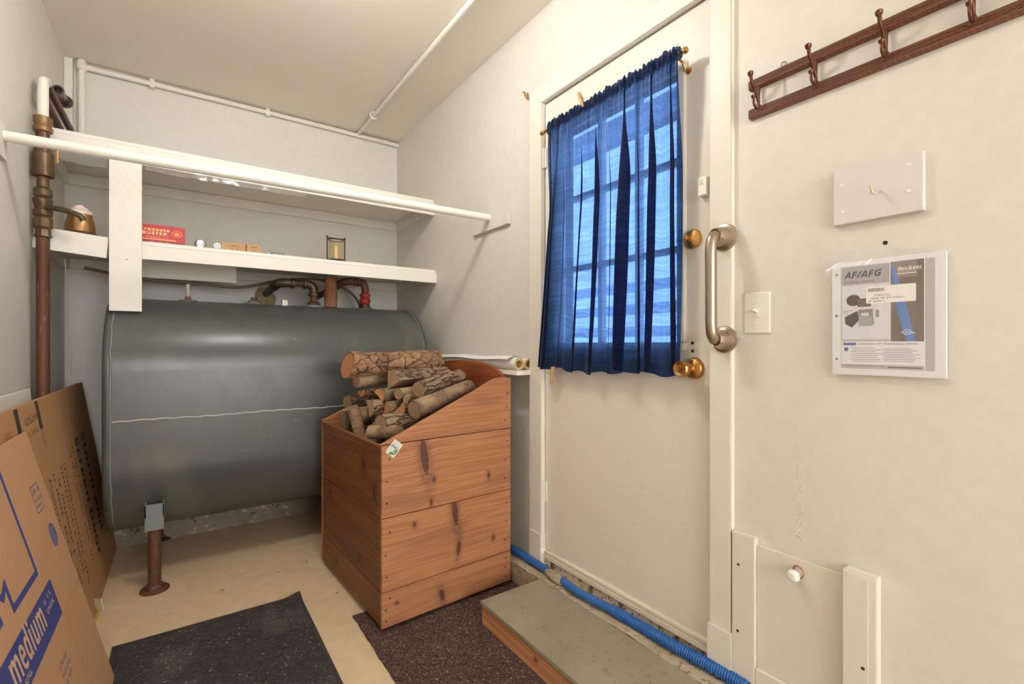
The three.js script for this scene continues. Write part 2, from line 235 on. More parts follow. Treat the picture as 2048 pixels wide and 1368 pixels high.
const curtainMat = M({ map: T.weave, roughness: 0.66, transmission: 0.9, thickness: 0, ior: 1.15, side: THREE.DoubleSide, bumpMap: gray(256, 256, (u, v) => fbm(u, v, 10, 128, 2, 97)), bumpScale: 0.0008 });
{
  const NS = 420, NT = 110, pos = [], uv = [], idx = [];
  const pl = [[0.03, 0.8, 0.022], [0.07, 0.9, 0.024], [0.115, 0.9, 0.024], [0.165, 0.4, 0.022], [0.33, 0.5, 0.018], [0.45, 0.75, 0.022], [0.55, 0.3, 0.016], [0.665, 1.7, 0.042], [0.75, 0.5, 0.02], [0.845, 0.9, 0.02], [0.955, 0.7, 0.02]];
  const r = rnd(5), drift = pl.map(() => (r() - 0.5) * 0.05);
  for (let j = 0; j <= NT; j++) for (let i = 0; i <= NS; i++) {
    const s = i / NS, t = j / NT, f = Math.max(0, t - 0.02);
    const zl = 1.886 - 0.03 * t - 0.055 * t * t, zr = 2.538 - 0.004 * t;
    let z = 0, x = -0.07 + 0.022 * ss(0.05, 0.4, t), grow = 0.45 + 0.75 * ss(0.02, 0.35, t);
    pl.forEach(([c, a, w], k) => { const d = (s - c - drift[k] * f) / w, e = Math.exp(-d * d); z -= a * grow * 0.05 * d * e; x -= Math.min(a, 1.2) * (0.004 + 0.024 * ss(0.03, 0.5, t)) * e; });
    x += 0.006 * Math.exp(-t * 9) * Math.cos(s * 6.2832 * 38 + 2 * Math.sin(s * 23)) * (t > 0.045 ? 1 : -0.5 + 0.5 * Math.cos(s * 400)) + 0.004 * Math.sin(s * 31 + t * 3) * ss(0, 0.4, t) + 0.003 * Math.sin(s * 67 - t * 5);
    x = Math.min(x, t < 0.05 ? -0.0665 : -0.022);
    const top = 2.05 + 0.004 * Math.sin(s * 240) + 0.003 * Math.sin(s * 97), bot = 1.0 + 0.008 * Math.sin(s * 9 + 1) + 0.006 * Math.sin(s * 40) - 0.012 * Math.exp(-s * 8) + 0.02 * ss(0.93, 1, s);
    if (t < 0.035) x -= 0.006 * Math.sin(Math.PI * t / 0.035);
    pos.push(x, top + (bot - top) * t, zl + (zr - zl) * s + z); uv.push(s * 1.5, t * 2);
    if (i < NS && j < NT) { const a = j * (NS + 1) + i, b = a + NS + 1; idx.push(a, a + 1, b, b, a + 1, b + 1); }
  }
  const g = new THREE.BufferGeometry(); g.setAttribute('position', new THREE.Float32BufferAttribute(pos, 3)); g.setAttribute('uv', new THREE.Float32BufferAttribute(uv, 2)); g.setIndex(idx); g.computeVertexNormals();
  const o = thing('curtain', 'sheer dark blue curtain gathered on a rod over the door window', 'curtain', [0, 0, 0]);
  mesh('curtain_panel', g, curtainMat, o);
  const h = new THREE.PlaneGeometry(0.65, 0.05, 300, 6), q = h.attributes.position;       // back half of the rod sleeve
  for (let i = 0; i < q.count; i++) { const a = q.getX(i), b = q.getY(i); q.setXYZ(i, -0.049 + 0.004 * Math.sin(a * 330) - 0.012 * (Math.abs(b) / 0.025) ** 2, 2.028 + b * 0.9, 2.212 + a); }
  h.computeVertexNormals(); mesh('rod_sleeve', h, curtainMat, o);
}
T.pin = tex(128, 64, (u, v) => mix(S(206, 170, 124), S(176, 138, 94), fbm(u, v, 2, 20, 3, 99)));
const pinMat = M({ map: T.pin, roughness: 0.7 });
function clothespin(at, rz, label) {
  const o = thing('clothespin', label, 'clothespin', at); o.rotation.set(rz, 0, 0);
  for (const s of [-1, 1]) mesh('prong', bx(s * 0.0045 - 0.0035, s * 0.0045 + 0.0035, -0.036, 0.036, -0.005, 0.005, 0.0015), pinMat, o);
  mesh('spring', [tube([[-0.009, 0.004, 0.006], [0, 0.006, 0.0065], [0.009, 0.004, 0.006]], 0.0012, 10, 6), tube([[-0.009, 0.004, -0.006], [0, 0.006, -0.0065], [0.009, 0.004, -0.006]], 0.0012, 10, 6)], screwMat, o);
}
clothespin([-0.078, 2.058, 2.104], -0.4, 'wooden clothespin clipped upright on the curtain top');
clothespin([-0.078, 0.975, 1.93], 0.1, 'wooden clothespin hanging under the curtain hem');

// ---------------------------------------------------------------- things on the door wall
{ // grab bar
  const o = thing('grab_bar', 'brushed nickel grab bar on the right door casing', 'grab bar', [-0.02, 1.272, 2.662]);
  for (const y of [0.153, -0.153]) mesh('flange', latheTo([[0.0165, 0.05], [0.0205, 0.052], [0.0215, 0.05], [0.029, 0.02], [0.0295, 0.016], [0.034, 0.014], [0.0345, 0.009], [0.0385, 0.0075], [0.0395, 0.004], [0.041, 0]], [0, y, 0], [-1, 0, 0], 36), nickel, o);
  mesh('bar', tube([[-0.03, 0.153, 0], [-0.05, 0.151, 0], [-0.064, 0.14, 0], [-0.07, 0.118, 0], [-0.071, 0.06, 0], [-0.071, 0, 0], [-0.071, -0.06, 0], [-0.07, -0.118, 0], [-0.064, -0.14, 0], [-0.05, -0.151, 0], [-0.03, -0.153, 0]], 0.0165, 80, 20), nickel, o);
}
{ // light switch
  const o = thing('light_switch', 'white toggle light switch right of the grab bar', 'switch', [0, 1.195, 2.752]);
  mesh('cover_plate', bx(-0.006, 0, -0.0585, 0.0585, -0.0375, 0.0375, 0.004), whitePlastic, o);
  mesh('toggle', [bx(-0.0085, -0.004, -0.013, 0.013, -0.006, 0.006, 0.001), cylBetween([-0.006, 0.002, 0], [-0.02, 0.008, 0], 0.0045, 0.0035, 10)], whitePlastic, o);
  for (const y of [0.03, -0.03]) mesh('screw', latheTo([[0, 0.0015], [0.003, 0.001], [0.0035, 0]], [-0.006, y, 0], [-1, 0, 0], 12), whitePlastic, o);
}
{ // alarm sensor
  const o = thing('door_sensor', 'small white alarm sensor on the door edge', 'sensor', [0.004, 1.602, 2.585]);
  mesh('housing', bx(-0.022, 0, -0.03, 0.03, -0.015, 0.015, 0.004), whitePlastic, o);
  mesh('button', [bx(-0.0235, -0.0215, 0.006, 0.02, -0.007, 0.005, 0.0008)], M({ color: col(206, 200, 188), roughness: 0.5 }), o);
}
{ // plaque with hook
  const o = thing('hook_board', 'white painted board with a single cup hook above the manual', 'hook board', [0, 1.468, 3.038]);
  mesh('board', bx(-0.016, 0, -0.067, 0.067, -0.089, 0.089, 0.003), paint([217, 210, 206]), o);
  mesh('hook', tube([[-0.014, -0.004, 0.01], [-0.026, -0.006, 0.009], [-0.036, -0.012, 0.006], [-0.043, -0.008, 0.002], [-0.044, 0.008, 0]], 0.0026, 30, 10), M({ color: col(206, 196, 170), roughness: 0.3, metalness: 0.4 }), o);
  for (const [y, z] of [[0.03, -0.068], [0.042, 0.062], [-0.036, -0.068], [-0.018, 0.062]]) mesh('screw', latheTo([[0, 0.001], [0.0012, 0.0022], [0.004, 0.002], [0.0045, 0]], [-0.016, y, z], [-1, 0, 0], 14), whitePlastic, o);
}
{ // coat rack
  const W = pineTex(210, [S(142, 88, 62), S(104, 60, 44), S(116, 66, 46), S(60, 30, 22)], [], 512, 128), wm = M({ map: W, roughness: 0.45, clearcoat: 0.2, clearcoatRoughness: 0.4, bumpMap: T.woodBump, bumpScale: 0.001 });
  const z0 = 2.734, z1 = 3.64, o = thing('coat_rack', 'dark stained double-rail wooden coat rack with cast hooks', 'coat rack', [0, 1.8, z0]);
  const prof = (y0, y1) => { const s = new THREE.Shape(), h = y1 - y0, n = 5; s.moveTo(0, y0); s.lineTo(0.012, y0); s.lineTo(0.017, y0 + h * 0.12); for (let i = 0; i < n; i++) { const a = y0 + h * (0.18 + 0.64 * i / n), b = y0 + h * (0.18 + 0.64 * (i + 0.55) / n), c = y0 + h * (0.18 + 0.64 * (i + 0.8) / n); s.lineTo(0.018, a); s.lineTo(0.018, b); s.lineTo(0.0155, c); } s.lineTo(0.017, y0 + h * 0.88); s.lineTo(0.012, y1); s.lineTo(0, y1); s.closePath(); const g = new THREE.ExtrudeGeometry(s, { depth: z1 - z0, bevelEnabled: false }); g.applyMatrix4(new THREE.Matrix4().makeScale(-1, 1, 1)); const gi = g.index ? g.toNonIndexed() : g; const p = gi.attributes.position; for (let i = 0; i < p.count; i += 3) { for (let k = 0; k < 3; k++) { const a = p.getComponent(i, k), b = p.getComponent(i + 2, k); p.setComponent(i, k, b); p.setComponent(i + 2, k, a); } } gi.computeVertexNormals(); return uvBox(gi, 0.6, 0.06); };
  mesh('lower_rail', prof(-0.047, -0.019), wm, o); mesh('upper_rail', prof(0.036, 0.064), wm, o);
  for (let k = 0; k < 6; k++) {
    const z = 0.026 + k * 0.1485;
    mesh('hook', [tube([[-0.012, -0.034, z], [-0.012, 0.0, z], [-0.011, 0.036, z], [-0.011, 0.054, z]], 0.0042, 20, 8), bx(-0.02, -0.008, -0.036, -0.014, z - 0.006, z + 0.006, 0.002), tube([[-0.012, -0.004, z], [-0.022, 0.012, z], [-0.034, 0.026, z], [-0.048, 0.04, z], [-0.053, 0.058, z]], 0.0045, 24, 8), latheTo([[0, 0], [0.004, 0], [0.0075, 0.006], [0.008, 0.012], [0.005, 0.015], [0, 0.016]], [-0.053, 0.053, z], [-0.2, 1, 0], 12), tube([[-0.012, -0.026, z], [-0.024, -0.026, z], [-0.036, -0.018, z], [-0.038, 0.0, z]], 0.0036, 20, 8), latheTo([[0, 0], [0.0035, 0], [0.006, 0.004], [0.0065, 0.009], [0, 0.012]], [-0.038, -0.004, z], [-0.1, 1, 0], 12)], bronzeHook, o);
  }
  mesh('hanging_wire', [tube([[-0.005, 0.062, 0.092], [-0.004, 0, 0.092], [-0.005, -0.02, 0.092]], 0.0012, 16, 6), new THREE.TorusGeometry(0.0065, 0.0018, 8, 18).rotateY(Math.PI / 2).translate(-0.006, 0.072, 0.092)], screwMat, o);
}
{ // rod end board and hanging rod
  const o = thing('closet_rod', 'long white painted closet rod spanning the room in front of the shelves', 'rod');
  mesh('pole', cylBetween([-1.862, 1.817, 1.135], [0, 1.772, 1.345], 0.0185, 0.0185, 28), whitePaint, o);
  mesh('end_board', [bx(-0.02, 0, 1.708, 1.79, 1.165, 1.515, 0.002)], wallMat, o);
  mesh('end_board', [bx(-1.862, -1.85, 1.74, 1.86, 1.1, 1.4, 0.002)], wallMat, o);
}
// ---------------------------------------------------------------- pet door
{
  const o = thing('pet_door', 'white sliding panel between two boards low on the door wall', 'pet door', [0, 0.1, 2.684]);
  mesh('side_board', bx(-0.022, 0, 0.03, 0.452, 0.002, 0.07, 0.003), trimPaint, o);
  mesh('side_board', [bx(-0.03, 0, -0.0, 0.456, 0.291, 0.361, 0.003), bx(-0.034, -0.03, -0.0, 0.45, 0.293, 0.345, 0.001)], trimPaint, o);
  const p = mesh('panel', bx(-0.011, -0.001, 0.085, 0.431, 0.071, 0.292, 0.001), doorPaint, o);
  mesh('bottom_board', bx(-0.022, 0, 0.0, 0.084, 0.07, 0.291, 0.003), trimPaint, o);
  const k = mesh('knob', latheTo([[0, 0.034], [0.008, 0.033], [0.014, 0.028], [0.0165, 0.02], [0.014, 0.012], [0.008, 0.006], [0.007, 0]], [-0.011, 0.392, 0.178], [-1, 0, 0], 24), M({ color: col(232, 228, 224), roughness: 0.2, clearcoat: 0.6 }), p);
  mesh('ring', new THREE.TorusGeometry(0.015, 0.0018, 8, 22).rotateY(1.3).translate(-0.016, 0.4, 0.184), agedBrass, k);
  for (const [y, z, x] of [[0.36, 0.022, -0.022], [0.165, 0.02, -0.022], [0.03, 0.056, -0.022], [0.235, 0.335, -0.034]]) mesh('screw', latheTo([[0, 0.0014], [0.0035, 0.001], [0.004, 0]], [x, y, z], [-1, 0, 0], 12), darkHole, o);
}
{ // scraped paint above the pet door
  const t = tex(128, 512, (u, v) => { const w = 0.1 + 0.32 * ss(0.35, 1, v), e = Math.abs(Math.abs(u - 0.5) - w * 0.5), k = fbm(u, v, 30, 110, 2, 311); const a = ss(0.16, 0.04, e) * ss(0.42, 0.62, k) * ss(0, 0.05, v) * (1 - 0.75 * ss(0.3, 0.95, v)); return [0.95, 0.945, 0.94, a * 0.35]; });
  const g = new THREE.PlaneGeometry(0.05, 0.36); g.rotateY(-Math.PI / 2); g.translate(-0.0012, 0.745, 2.863);
  const m = mesh('scraped_paint', g, M({ map: t, transparent: true, roughness: 0.7 }), wallRight);
}
// ---------------------------------------------------------------- burner manual in its plastic bag
{
  const o = thing('burner_manual', 'printed manual in a clear plastic bag pinned to the wall', 'manual', [0, 1.03, 3.055]);
  mesh('booklet', bx(-0.012, -0.005, 0, 0.277, -0.109, 0.109, 0.0008), M({ color: col(228, 226, 226), roughness: 0.6 }), o);
  const t = canvas(760, 960, (c, w, h) => {
    c.fillStyle = '#e6e4e6'; c.fillRect(0, 0, w, h);
    c.fillStyle = '#b9b6b6'; c.beginPath(); c.roundRect(66, 40, 630, 868, 14); c.fill();
    c.fillStyle = '#d9d8de'; c.fillRect(76, 190, 336, 470);
    c.fillStyle = '#a9a6a8'; c.fillRect(76, 50, 336, 150);
    c.fillStyle = '#74665a'; c.fillRect(420, 40, 210, 640);
    c.fillStyle = '#8e8175'; c.fillRect(430, 40, 160, 130);
    c.fillStyle = '#5f7fc0'; c.beginPath(); c.moveTo(424, 60); c.bezierCurveTo(430, 260, 450, 420, 520, 680); c.lineTo(580, 680); c.bezierCurveTo(540, 460, 520, 380, 440, 60); c.fill();
    c.fillStyle = '#eeecef'; c.fillRect(414, 40, 5, 640); c.fillRect(632, 40, 5, 868);
    c.fillStyle = '#2b3047'; c.font = 'italic bold 74px sans-serif'; c.fillText('AF/AFG', 92, 140);
    c.fillStyle = '#55545a'; c.font = '26px sans-serif'; c.fillText('Oil Burner Manual', 92, 184);
    c.fillStyle = '#f4f2f2'; c.font = 'italic bold 40px serif'; c.fillText('Beckett', 462, 116); c.fillRect(464, 128, 120, 2); c.fillRect(464, 138, 120, 6);
    // picture of the burner, printed
    c.fillStyle = '#4c4038'; c.beginPath(); c.ellipse(160, 330, 52, 48, 0, 0, 7); c.fill();
    c.fillStyle = '#6a5a4c'; c.fillRect(190, 318, 96, 70); c.fillStyle = '#8f8e8c'; c.fillRect(196, 410, 110, 130); c.fillStyle = '#a9a8a4'; c.fillRect(196, 470, 100, 80);
    c.fillStyle = '#dcdad6'; c.fillRect(300, 410, 66, 74); c.fillStyle = '#8a8680'; c.fillRect(318, 420, 24, 60);
    c.fillStyle = '#3e3834'; c.beginPath(); c.moveTo(96, 470); c.lineTo(190, 420); c.lineTo(200, 500); c.lineTo(150, 560); c.lineTo(100, 530); c.fill(); c.fillStyle = '#d8d6d6'; c.fillRect(216, 440, 56, 26);
    c.strokeStyle = '#4a4440'; c.lineWidth = 3; c.beginPath(); c.moveTo(84, 420); c.lineTo(140, 470); c.moveTo(90, 424); c.lineTo(160, 414); c.stroke();
    // white parts label
    c.fillStyle = '#f0ece6'; c.beginPath(); c.roundRect(252, 224, 330, 140, 8); c.fill();
    c.fillStyle = '#3c3a3a'; for (let i = 0; i < 22; i++) c.fillRect(266 + i * 5, 240, i % 3 ? 2 : 4, 28);
    c.font = '24px sans-serif'; c.fillText('113652 G2', 304, 308); c.font = '17px sans-serif'; smallPrint(c, 268, 330, 110, 14, 3); c.fillText('BRIX ASSEMBLY', 392, 330); smallPrint(c, 268, 352, 120, 14, 5);
    c.strokeStyle = '#f4f2f0'; c.lineWidth = 5; c.beginPath(); c.ellipse(526, 606, 24, 20, 0, 0, 7); c.stroke(); c.fillStyle = '#f4f2f0'; c.font = 'bold 20px sans-serif'; c.fillText('UL', 514, 613); c.fillText('c', 488, 616); c.fillText('us', 554, 616);
    // warning panel
    c.fillStyle = '#e4e2e6'; c.fillRect(72, 680, 560, 190); c.fillStyle = '#5a6aa0'; c.fillRect(84, 688, 96, 24); c.fillStyle = '#5c5c66'; c.font = '17px sans-serif'; smallPrint(c, 190, 706, 400, 15, 7);
    c.fillStyle = '#54609a'; c.fillRect(92, 730, 30, 30);
    for (let i = 0; i < 8; i++) { c.fillStyle = '#9a98a0'; c.fillRect(136 + (i % 2) * 16, 730 + i * 16, 170 + (i * 37) % 60, 5); c.fillRect(364 + (i % 2) * 12, 738 + i * 14, 190 + (i * 29) % 50, 5); }
    c.fillStyle = '#8c8a92'; c.fillRect(80, 880, 300, 8); c.fillStyle = '#6a5c52'; c.fillRect(400, 884, 220, 10);
    c.fillStyle = '#7d7d84'; for (const y of [100, 455, 830]) { c.beginPath(); c.arc(34, y, 11, 0, 7); c.fill(); }
  });
  const g = new THREE.PlaneGeometry(0.217, 0.276); g.rotateY(-Math.PI / 2); g.translate(-0.0124, 0.1385, 0); mesh('cover', g, M({ map: t, roughness: 0.45 }), o);
  const b = new THREE.PlaneGeometry(0.242, 0.318, 60, 70), p = b.attributes.position;
  for (let i = 0; i < p.count; i++) { const x = p.getX(i), y = p.getY(i), d = Math.hypot(x, y - 0.16), a = Math.atan2(x, 0.17 - y); p.setZ(i, 0.0165 - 0.008 * ss(0.11, 0.16, y) + 0.0028 * Math.sin(a * 26 + 3 * Math.sin(a * 7)) * ss(0.0, 0.1, d) * ss(0.34, 0.1, d) + 0.002 * fbm(x * 2 + 0.5, y * 2 + 0.5, 12, 12, 3, 321)); p.setX(i, x + 0.003 * Math.sin(y * 40)); }
  b.computeVertexNormals(); b.rotateY(-Math.PI / 2); b.translate(0, 0.148, 0.003);
  mesh('plastic_bag', b, M({ color: 0xffffff, transmission: 0.955, thickness: 0, roughness: 0.14, ior: 1.45 }), o);
  mesh('push_pin', latheTo([[0, 0.008], [0.004, 0.007], [0.005, 0.003], [0.003, 0]], [-0.012, 0.311, 0.002], [-1, 0, 0], 12), darkHole, o);
}

// ---------------------------------------------------------------- oil tank
T.tank = tex(1024, 512, (u, v) => { const n = fbm(u, v, 6, 4, 5, 401), d = fbm(u, v, 10, 3, 4, 403), f = fbm(u, v, 80, 60, 2, 405); let c = mix(S(90, 91, 86), S(80, 82, 79), n); c = mix(c, S(112, 110, 100), 0.5 * ss(0.5, 0.75, d)); if (f > 0.93) c = mix(c, S(176, 174, 166), 0.4); return c; });
const tankMat = M({ map: T.tank, roughness: 0.31, metalness: 0.1 });
const tankGrey = M({ color: col(118, 124, 122), roughness: 0.45 }), weldMat = M({ color: col(178, 176, 168), roughness: 0.55 });
{
  const X0 = -1.632, X1 = -0.108, ZC = 0.455, R = 0.345, YT = 0.985, YB = 0.555;
  const o = thing('oil_tank', 'large grey steel heating oil tank under the shelves', 'oil tank', [(X0 + X1) / 2, 0, ZC]);
  const outline = (r, n = 40) => { const a = []; for (let i = 0; i <= n; i++) { const t = Math.PI * i / n; a.push([r * Math.cos(t), YT + r * Math.sin(t)]); } for (let i = 0; i <= n; i++) { const t = Math.PI + Math.PI * i / n; a.push([r * Math.cos(t), YB + r * Math.sin(t)]); } return a; };
  const half = (X1 - X0) / 2, rings = [], prof = [[-half, 0.30], [-half, 0.325], [-half + 0.004, 0.337], [-half + 0.012, 0.344], [-half + 0.02, R], [half - 0.02, R], [half - 0.012, 0.344], [half - 0.004, 0.337], [half, 0.325], [half, 0.30]];
  const pos = [], nor = [], uv = [], idx = []; const N = 82;
  const full = [[-half + 0.0, 0.0001], ...prof, [half, 0.0001]];
  full.forEach(([x, r], k) => { const a = full[Math.max(0, k - 1)], b = full[Math.min(full.length - 1, k + 1)], tx = b[0] - a[0], tr = b[1] - a[1], L = Math.hypot(tx, tr) || 1, nx = -tr / L, nr = tx / L;
    const pts = outline(r); let per = 0; pts.forEach(([z, y], i) => { const i2 = i <= 40 ? i : i - 41, t = i <= 40 ? Math.PI * i / 40 : Math.PI + Math.PI * i2 / 40; if (i) per += Math.hypot(z - pts[i - 1][0], y - pts[i - 1][1]); pos.push(x, y, z); nor.push(nx, nr * Math.sin(t), nr * Math.cos(t)); uv.push(x / 1.6, per / 1.3); });
    pos.push(x, pts[0][1], pts[0][0]); nor.push(nx, 0, nr); uv.push(x / 1.6, (per + (YT - YB)) / 1.3); });
  const C = 83; for (let k = 0; k + 1 < full.length; k++) for (let i = 0; i < C - 1; i++) { const a = k * C + i, b = a + C; idx.push(a, b, a + 1, b, b + 1, a + 1); }
  const g = new THREE.BufferGeometry(); g.setAttribute('position', new THREE.Float32BufferAttribute(pos, 3)); g.setAttribute('normal', new THREE.Float32BufferAttribute(nor, 3)); g.setAttribute('uv', new THREE.Float32BufferAttribute(uv, 2)); g.setIndex(idx);
  mesh('shell', g, tankMat, o);
  const ring = (x) => { const pts = outline(R + 0.001, 24).map(([z, y], i) => V(x + 0.0015 * Math.sin(i * 2.3), y, z)); return new THREE.TubeGeometry(new THREE.CatmullRomCurve3(pts, true), 200, 0.004, 6, true); };
  mesh('weld_bead', ring(-half + 0.03), tankGrey, o); mesh('weld_bead', ring(half - 0.03), tankGrey, o);
  const seam = []; for (let i = 0; i <= 60; i++) { const x = -half + 0.035 + (2 * half - 0.07) * i / 60; seam.push([x, 0.768 + 0.0015 * Math.sin(i * 1.9) + 0.002 * Math.sin(i * 0.31), R + 0.001 + 0.0008 * Math.sin(i * 2.7)]); }
  const sm = mesh('weld_seam', tube(seam, 0.0036, 240, 6), weldMat, o); tag(sm, 'pale horizontal weld seam');
  for (const sx of [-1, 1]) for (const sz of [1, -1]) {
    const x = sx < 0 ? -0.58 : 0.58, z = sz * 0.338, l = new THREE.Group(); l.name = 'leg'; l.position.set(x, 0, z); o.add(l);
    mesh('post', cylBetween([0, 0.008, 0], [0, 0.34, 0], 0.0245, 0.0245, 24), rustPipe, l);
    mesh('bracket', [bx(-0.035, 0.035, 0.278, 0.395, sz > 0 ? 0.026 : -0.032, sz > 0 ? 0.032 : -0.026, 0.001), bx(-0.035, -0.029, 0.278, 0.393, -0.032, 0.032, 0.001), bx(0.029, 0.035, 0.278, 0.393, -0.032, 0.032, 0.001)], tankGrey, l);
    mesh('foot_flange', lathe([[0, 0], [0.055, 0], [0.056, 0.006], [0.05, 0.012], [0.034, 0.016], [0.03, 0.03], [0.026, 0.032]], 32), rustPipe, l);
  }
  // fittings on the crown
  const g1 = new THREE.Group(); g1.name = 'level_gauge'; g1.position.set(-0.452, 1.328, 0.0); o.add(g1);
  mesh('gauge_flange', lathe([[0.042, 0], [0.044, 0.006], [0.02, 0.012], [0.012, 0.014], [0.01, 0.02]], 24), tankGrey, g1);
  const gp = [[0.009, 0.014]]; for (let i = 0; i < 6; i++) gp.push([0.011, 0.022 + i * 0.012], [0.0085, 0.03 + i * 0.012]); gp.push([0.0, 0.096]);
  mesh('gauge_stem', lathe(gp, 16), M({ color: col(206, 196, 184), roughness: 0.3 }), g1);
  mesh('gauge_band', lathe([[0.0105, 0.014], [0.0125, 0.017], [0.0125, 0.024], [0.0105, 0.027]], 16), M({ color: col(176, 60, 50), roughness: 0.5 }), g1);
  const g2 = new THREE.Group(); g2.name = 'bung_plug'; g2.position.set(-0.15, 1.328, 0.0); o.add(g2);
  mesh('bung_flange', lathe([[0.06, -0.002], [0.05, 0.006], [0.03, 0.01], [0.028, 0.016], [0, 0.016]], 24), tankGrey, g2);
  mesh('plug_head', [lathe([[0.022, 0.014], [0.024, 0.02], [0.0, 0.022]], 20), bx(-0.012, 0.012, 0.02, 0.04, -0.012, 0.012, 0.002)], rustPipe, g2);
}
// pipework that leaves the tank through the back wall
const ringAt = (at, dir, r, l) => latheTo([[r * 0.85, 0], [r, l * 0.2], [r, l * 0.8], [r * 0.85, l]], at, dir, 24);
{
  const o = thing('fill_pipe', 'black iron elbow pipe rising from the tank left of the log prop', 'pipe', [-0.7, 1.325, 0.455]);
  mesh('tank_collar', lathe([[0.065, 0], [0.062, 0.008], [0.042, 0.014], [0.03, 0.018]], 28), tankGrey, o);
  mesh('locknut', lathe([[0.03, 0.016], [0.038, 0.018], [0.036, 0.026], [0.026, 0.034]], 8), blackIron, o);
  mesh('riser', cylBetween([0, 0.02, 0], [0, 0.08, 0], 0.02, 0.02, 20), rustPipe, o);
  mesh('elbow', [tube([[0, 0.07, 0], [0, 0.105, 0], [-0.012, 0.13, 0], [-0.035, 0.138, 0], [-0.055, 0.138, 0]], 0.0255, 30, 20), ringAt([0, 0.066, 0], [0, 1, 0], 0.031, 0.02), ringAt([-0.04, 0.138, 0], [-1, 0, 0], 0.031, 0.02)], blackIron, o);
  mesh('nipple', cylBetween([-0.05, 0.138, 0], [-0.12, 0.138, 0], 0.02, 0.02, 20), rustPipe, o);
  mesh('elbow', [tube([[-0.105, 0.138, 0], [-0.15, 0.138, 0], [-0.185, 0.134, -0.012], [-0.198, 0.126, -0.045], [-0.2, 0.12, -0.08]], 0.0265, 30, 20), ringAt([-0.105, 0.138, 0], [-1, 0, 0], 0.031, 0.02)], blackIron, o);
  mesh('wall_run', cylBetween([-0.2, 0.122, -0.07], [-0.205, 0.1, -0.455], 0.021, 0.021, 20), blackIron, o);
}
{
  const o = thing('vent_pipe', 'dark iron elbow pipe with a red union right of the log prop', 'pipe', [-0.392, 1.325, 0.455]);
  mesh('tank_collar', lathe([[0.052, 0], [0.05, 0.008], [0.034, 0.012], [0.03, 0.026], [0.028, 0.034]], 28), blackIron, o);
  const u = mesh('union', lathe([[0.018, 0.03], [0.028, 0.036], [0.033, 0.048], [0.034, 0.062], [0.028, 0.074], [0.026, 0.08], [0.033, 0.083], [0.034, 0.096], [0.028, 0.1], [0.018, 0.102]], 28), M({ color: col(150, 38, 36), roughness: 0.35 }), o); tag(u, 'red painted union');
  mesh('elbow', [tube([[0, 0.095, 0], [0, 0.14, 0], [-0.012, 0.164, 0], [-0.035, 0.172, 0], [-0.06, 0.172, 0]], 0.0225, 30, 20), ringAt([-0.035, 0.172, 0], [-1, 0, 0], 0.027, 0.018)], rustPipe, o);
  mesh('elbow', [tube([[-0.05, 0.172, 0], [-0.1, 0.172, 0], [-0.128, 0.168, -0.01], [-0.15, 0.156, -0.04], [-0.17, 0.135, -0.09]], 0.0225, 30, 20), ringAt([-0.055, 0.172, 0], [-1, 0, 0], 0.027, 0.018)], rustPipe, o);
  mesh('wall_run', cylBetween([-0.165, 0.14, -0.08], [-0.2, 0.1, -0.455], 0.019, 0.019, 20), rustPipe, o);
}
{ // foam where the fill pipe goes through
  const g = new THREE.IcosahedronGeometry(0.055, 4), p = g.attributes.position; for (let i = 0; i < p.count; i++) { const v = V(p.getX(i), p.getY(i), p.getZ(i)), n = 0.7 + 0.7 * fbm(v.x * 4 + 0.5, v.y * 4 + v.z * 3 + 0.5, 6, 6, 3, 431); v.multiplyScalar(n); p.setXYZ(i, v.x * 1.05, v.y, v.z * 0.7); }
  g.computeVertexNormals(); g.translate(-0.905, 1.41, 0.028);
  single('pipe_foam', 'yellowed foam blob round the pipe on the back wall', 'foam', g, M({ color: col(178, 158, 116), roughness: 0.95, bumpMap: T.concreteBump, bumpScale: 0.008 }));
}
single('metal_clip', 'small white clip standing on the tank top', 'clip', bx(-0.875, -0.845, 1.318, 1.362, 0.44, 0.47, 0.003), whitePlastic);

// ---------------------------------------------------------------- shelves
{
  const o = thing('wall_shelf', 'long white lower shelf above the oil tank', 'shelf', [-0.93, 1.5, 0.34]);
  const L = 0.931;
  mesh('shelf_board', bx(-L, L, 0.068, 0.087, -0.34, 0.318, 0.002), whitePaint, o);
  mesh('fascia', bx(-0.69, L, 0.0, 0.066, 0.318, 0.336, 0.002), whitePaint, o);
  const f2 = bx(-0.12, 0.12, -0.047, 0.047, -0.01, 0.01, 0.002); f2.rotateZ(-0.085); f2.translate(-0.811, 0.046, 0.338); mesh('fascia', f2, whitePaint, o);
  mesh('cleat', bx(-L, L, 0.012, 0.067, -0.34, -0.318, 0.002), whitePaint, o);
  mesh('cleat', bx(L - 0.02, L, 0.012, 0.067, -0.318, 0.316, 0.002), whitePaint, o);
  mesh('cleat', bx(-L, -L + 0.02, 0.012, 0.067, -0.318, 0.316, 0.002), whitePaint, o);
  mesh('joist', bx(-0.67, -0.155, -0.04, 0.067, -0.08, -0.06, 0.002), whitePaint, o);
}
{
  const o = thing('wall_shelf', 'long white upper shelf behind the closet rod', 'shelf', [-0.93, 1.945, 0.32]);
  const L = 0.931;
  mesh('shelf_board', bx(-L, L, 0.082, 0.102, -0.32, 0.31, 0.002), whitePaint, o);
  mesh('fascia', bx(-L, L, 0.0, 0.08, 0.306, 0.326, 0.002), whitePaint, o);
  mesh('cleat', bx(-L, L, 0.02, 0.081, -0.32, -0.298, 0.002), whitePaint, o);
  mesh('cleat', bx(L - 0.02, L, 0.02, 0.081, -0.298, 0.305, 0.002), whitePaint, o);
  mesh('cleat', bx(-L, -L + 0.02, 0.02, 0.081, -0.298, 0.305, 0.002), whitePaint, o);
}
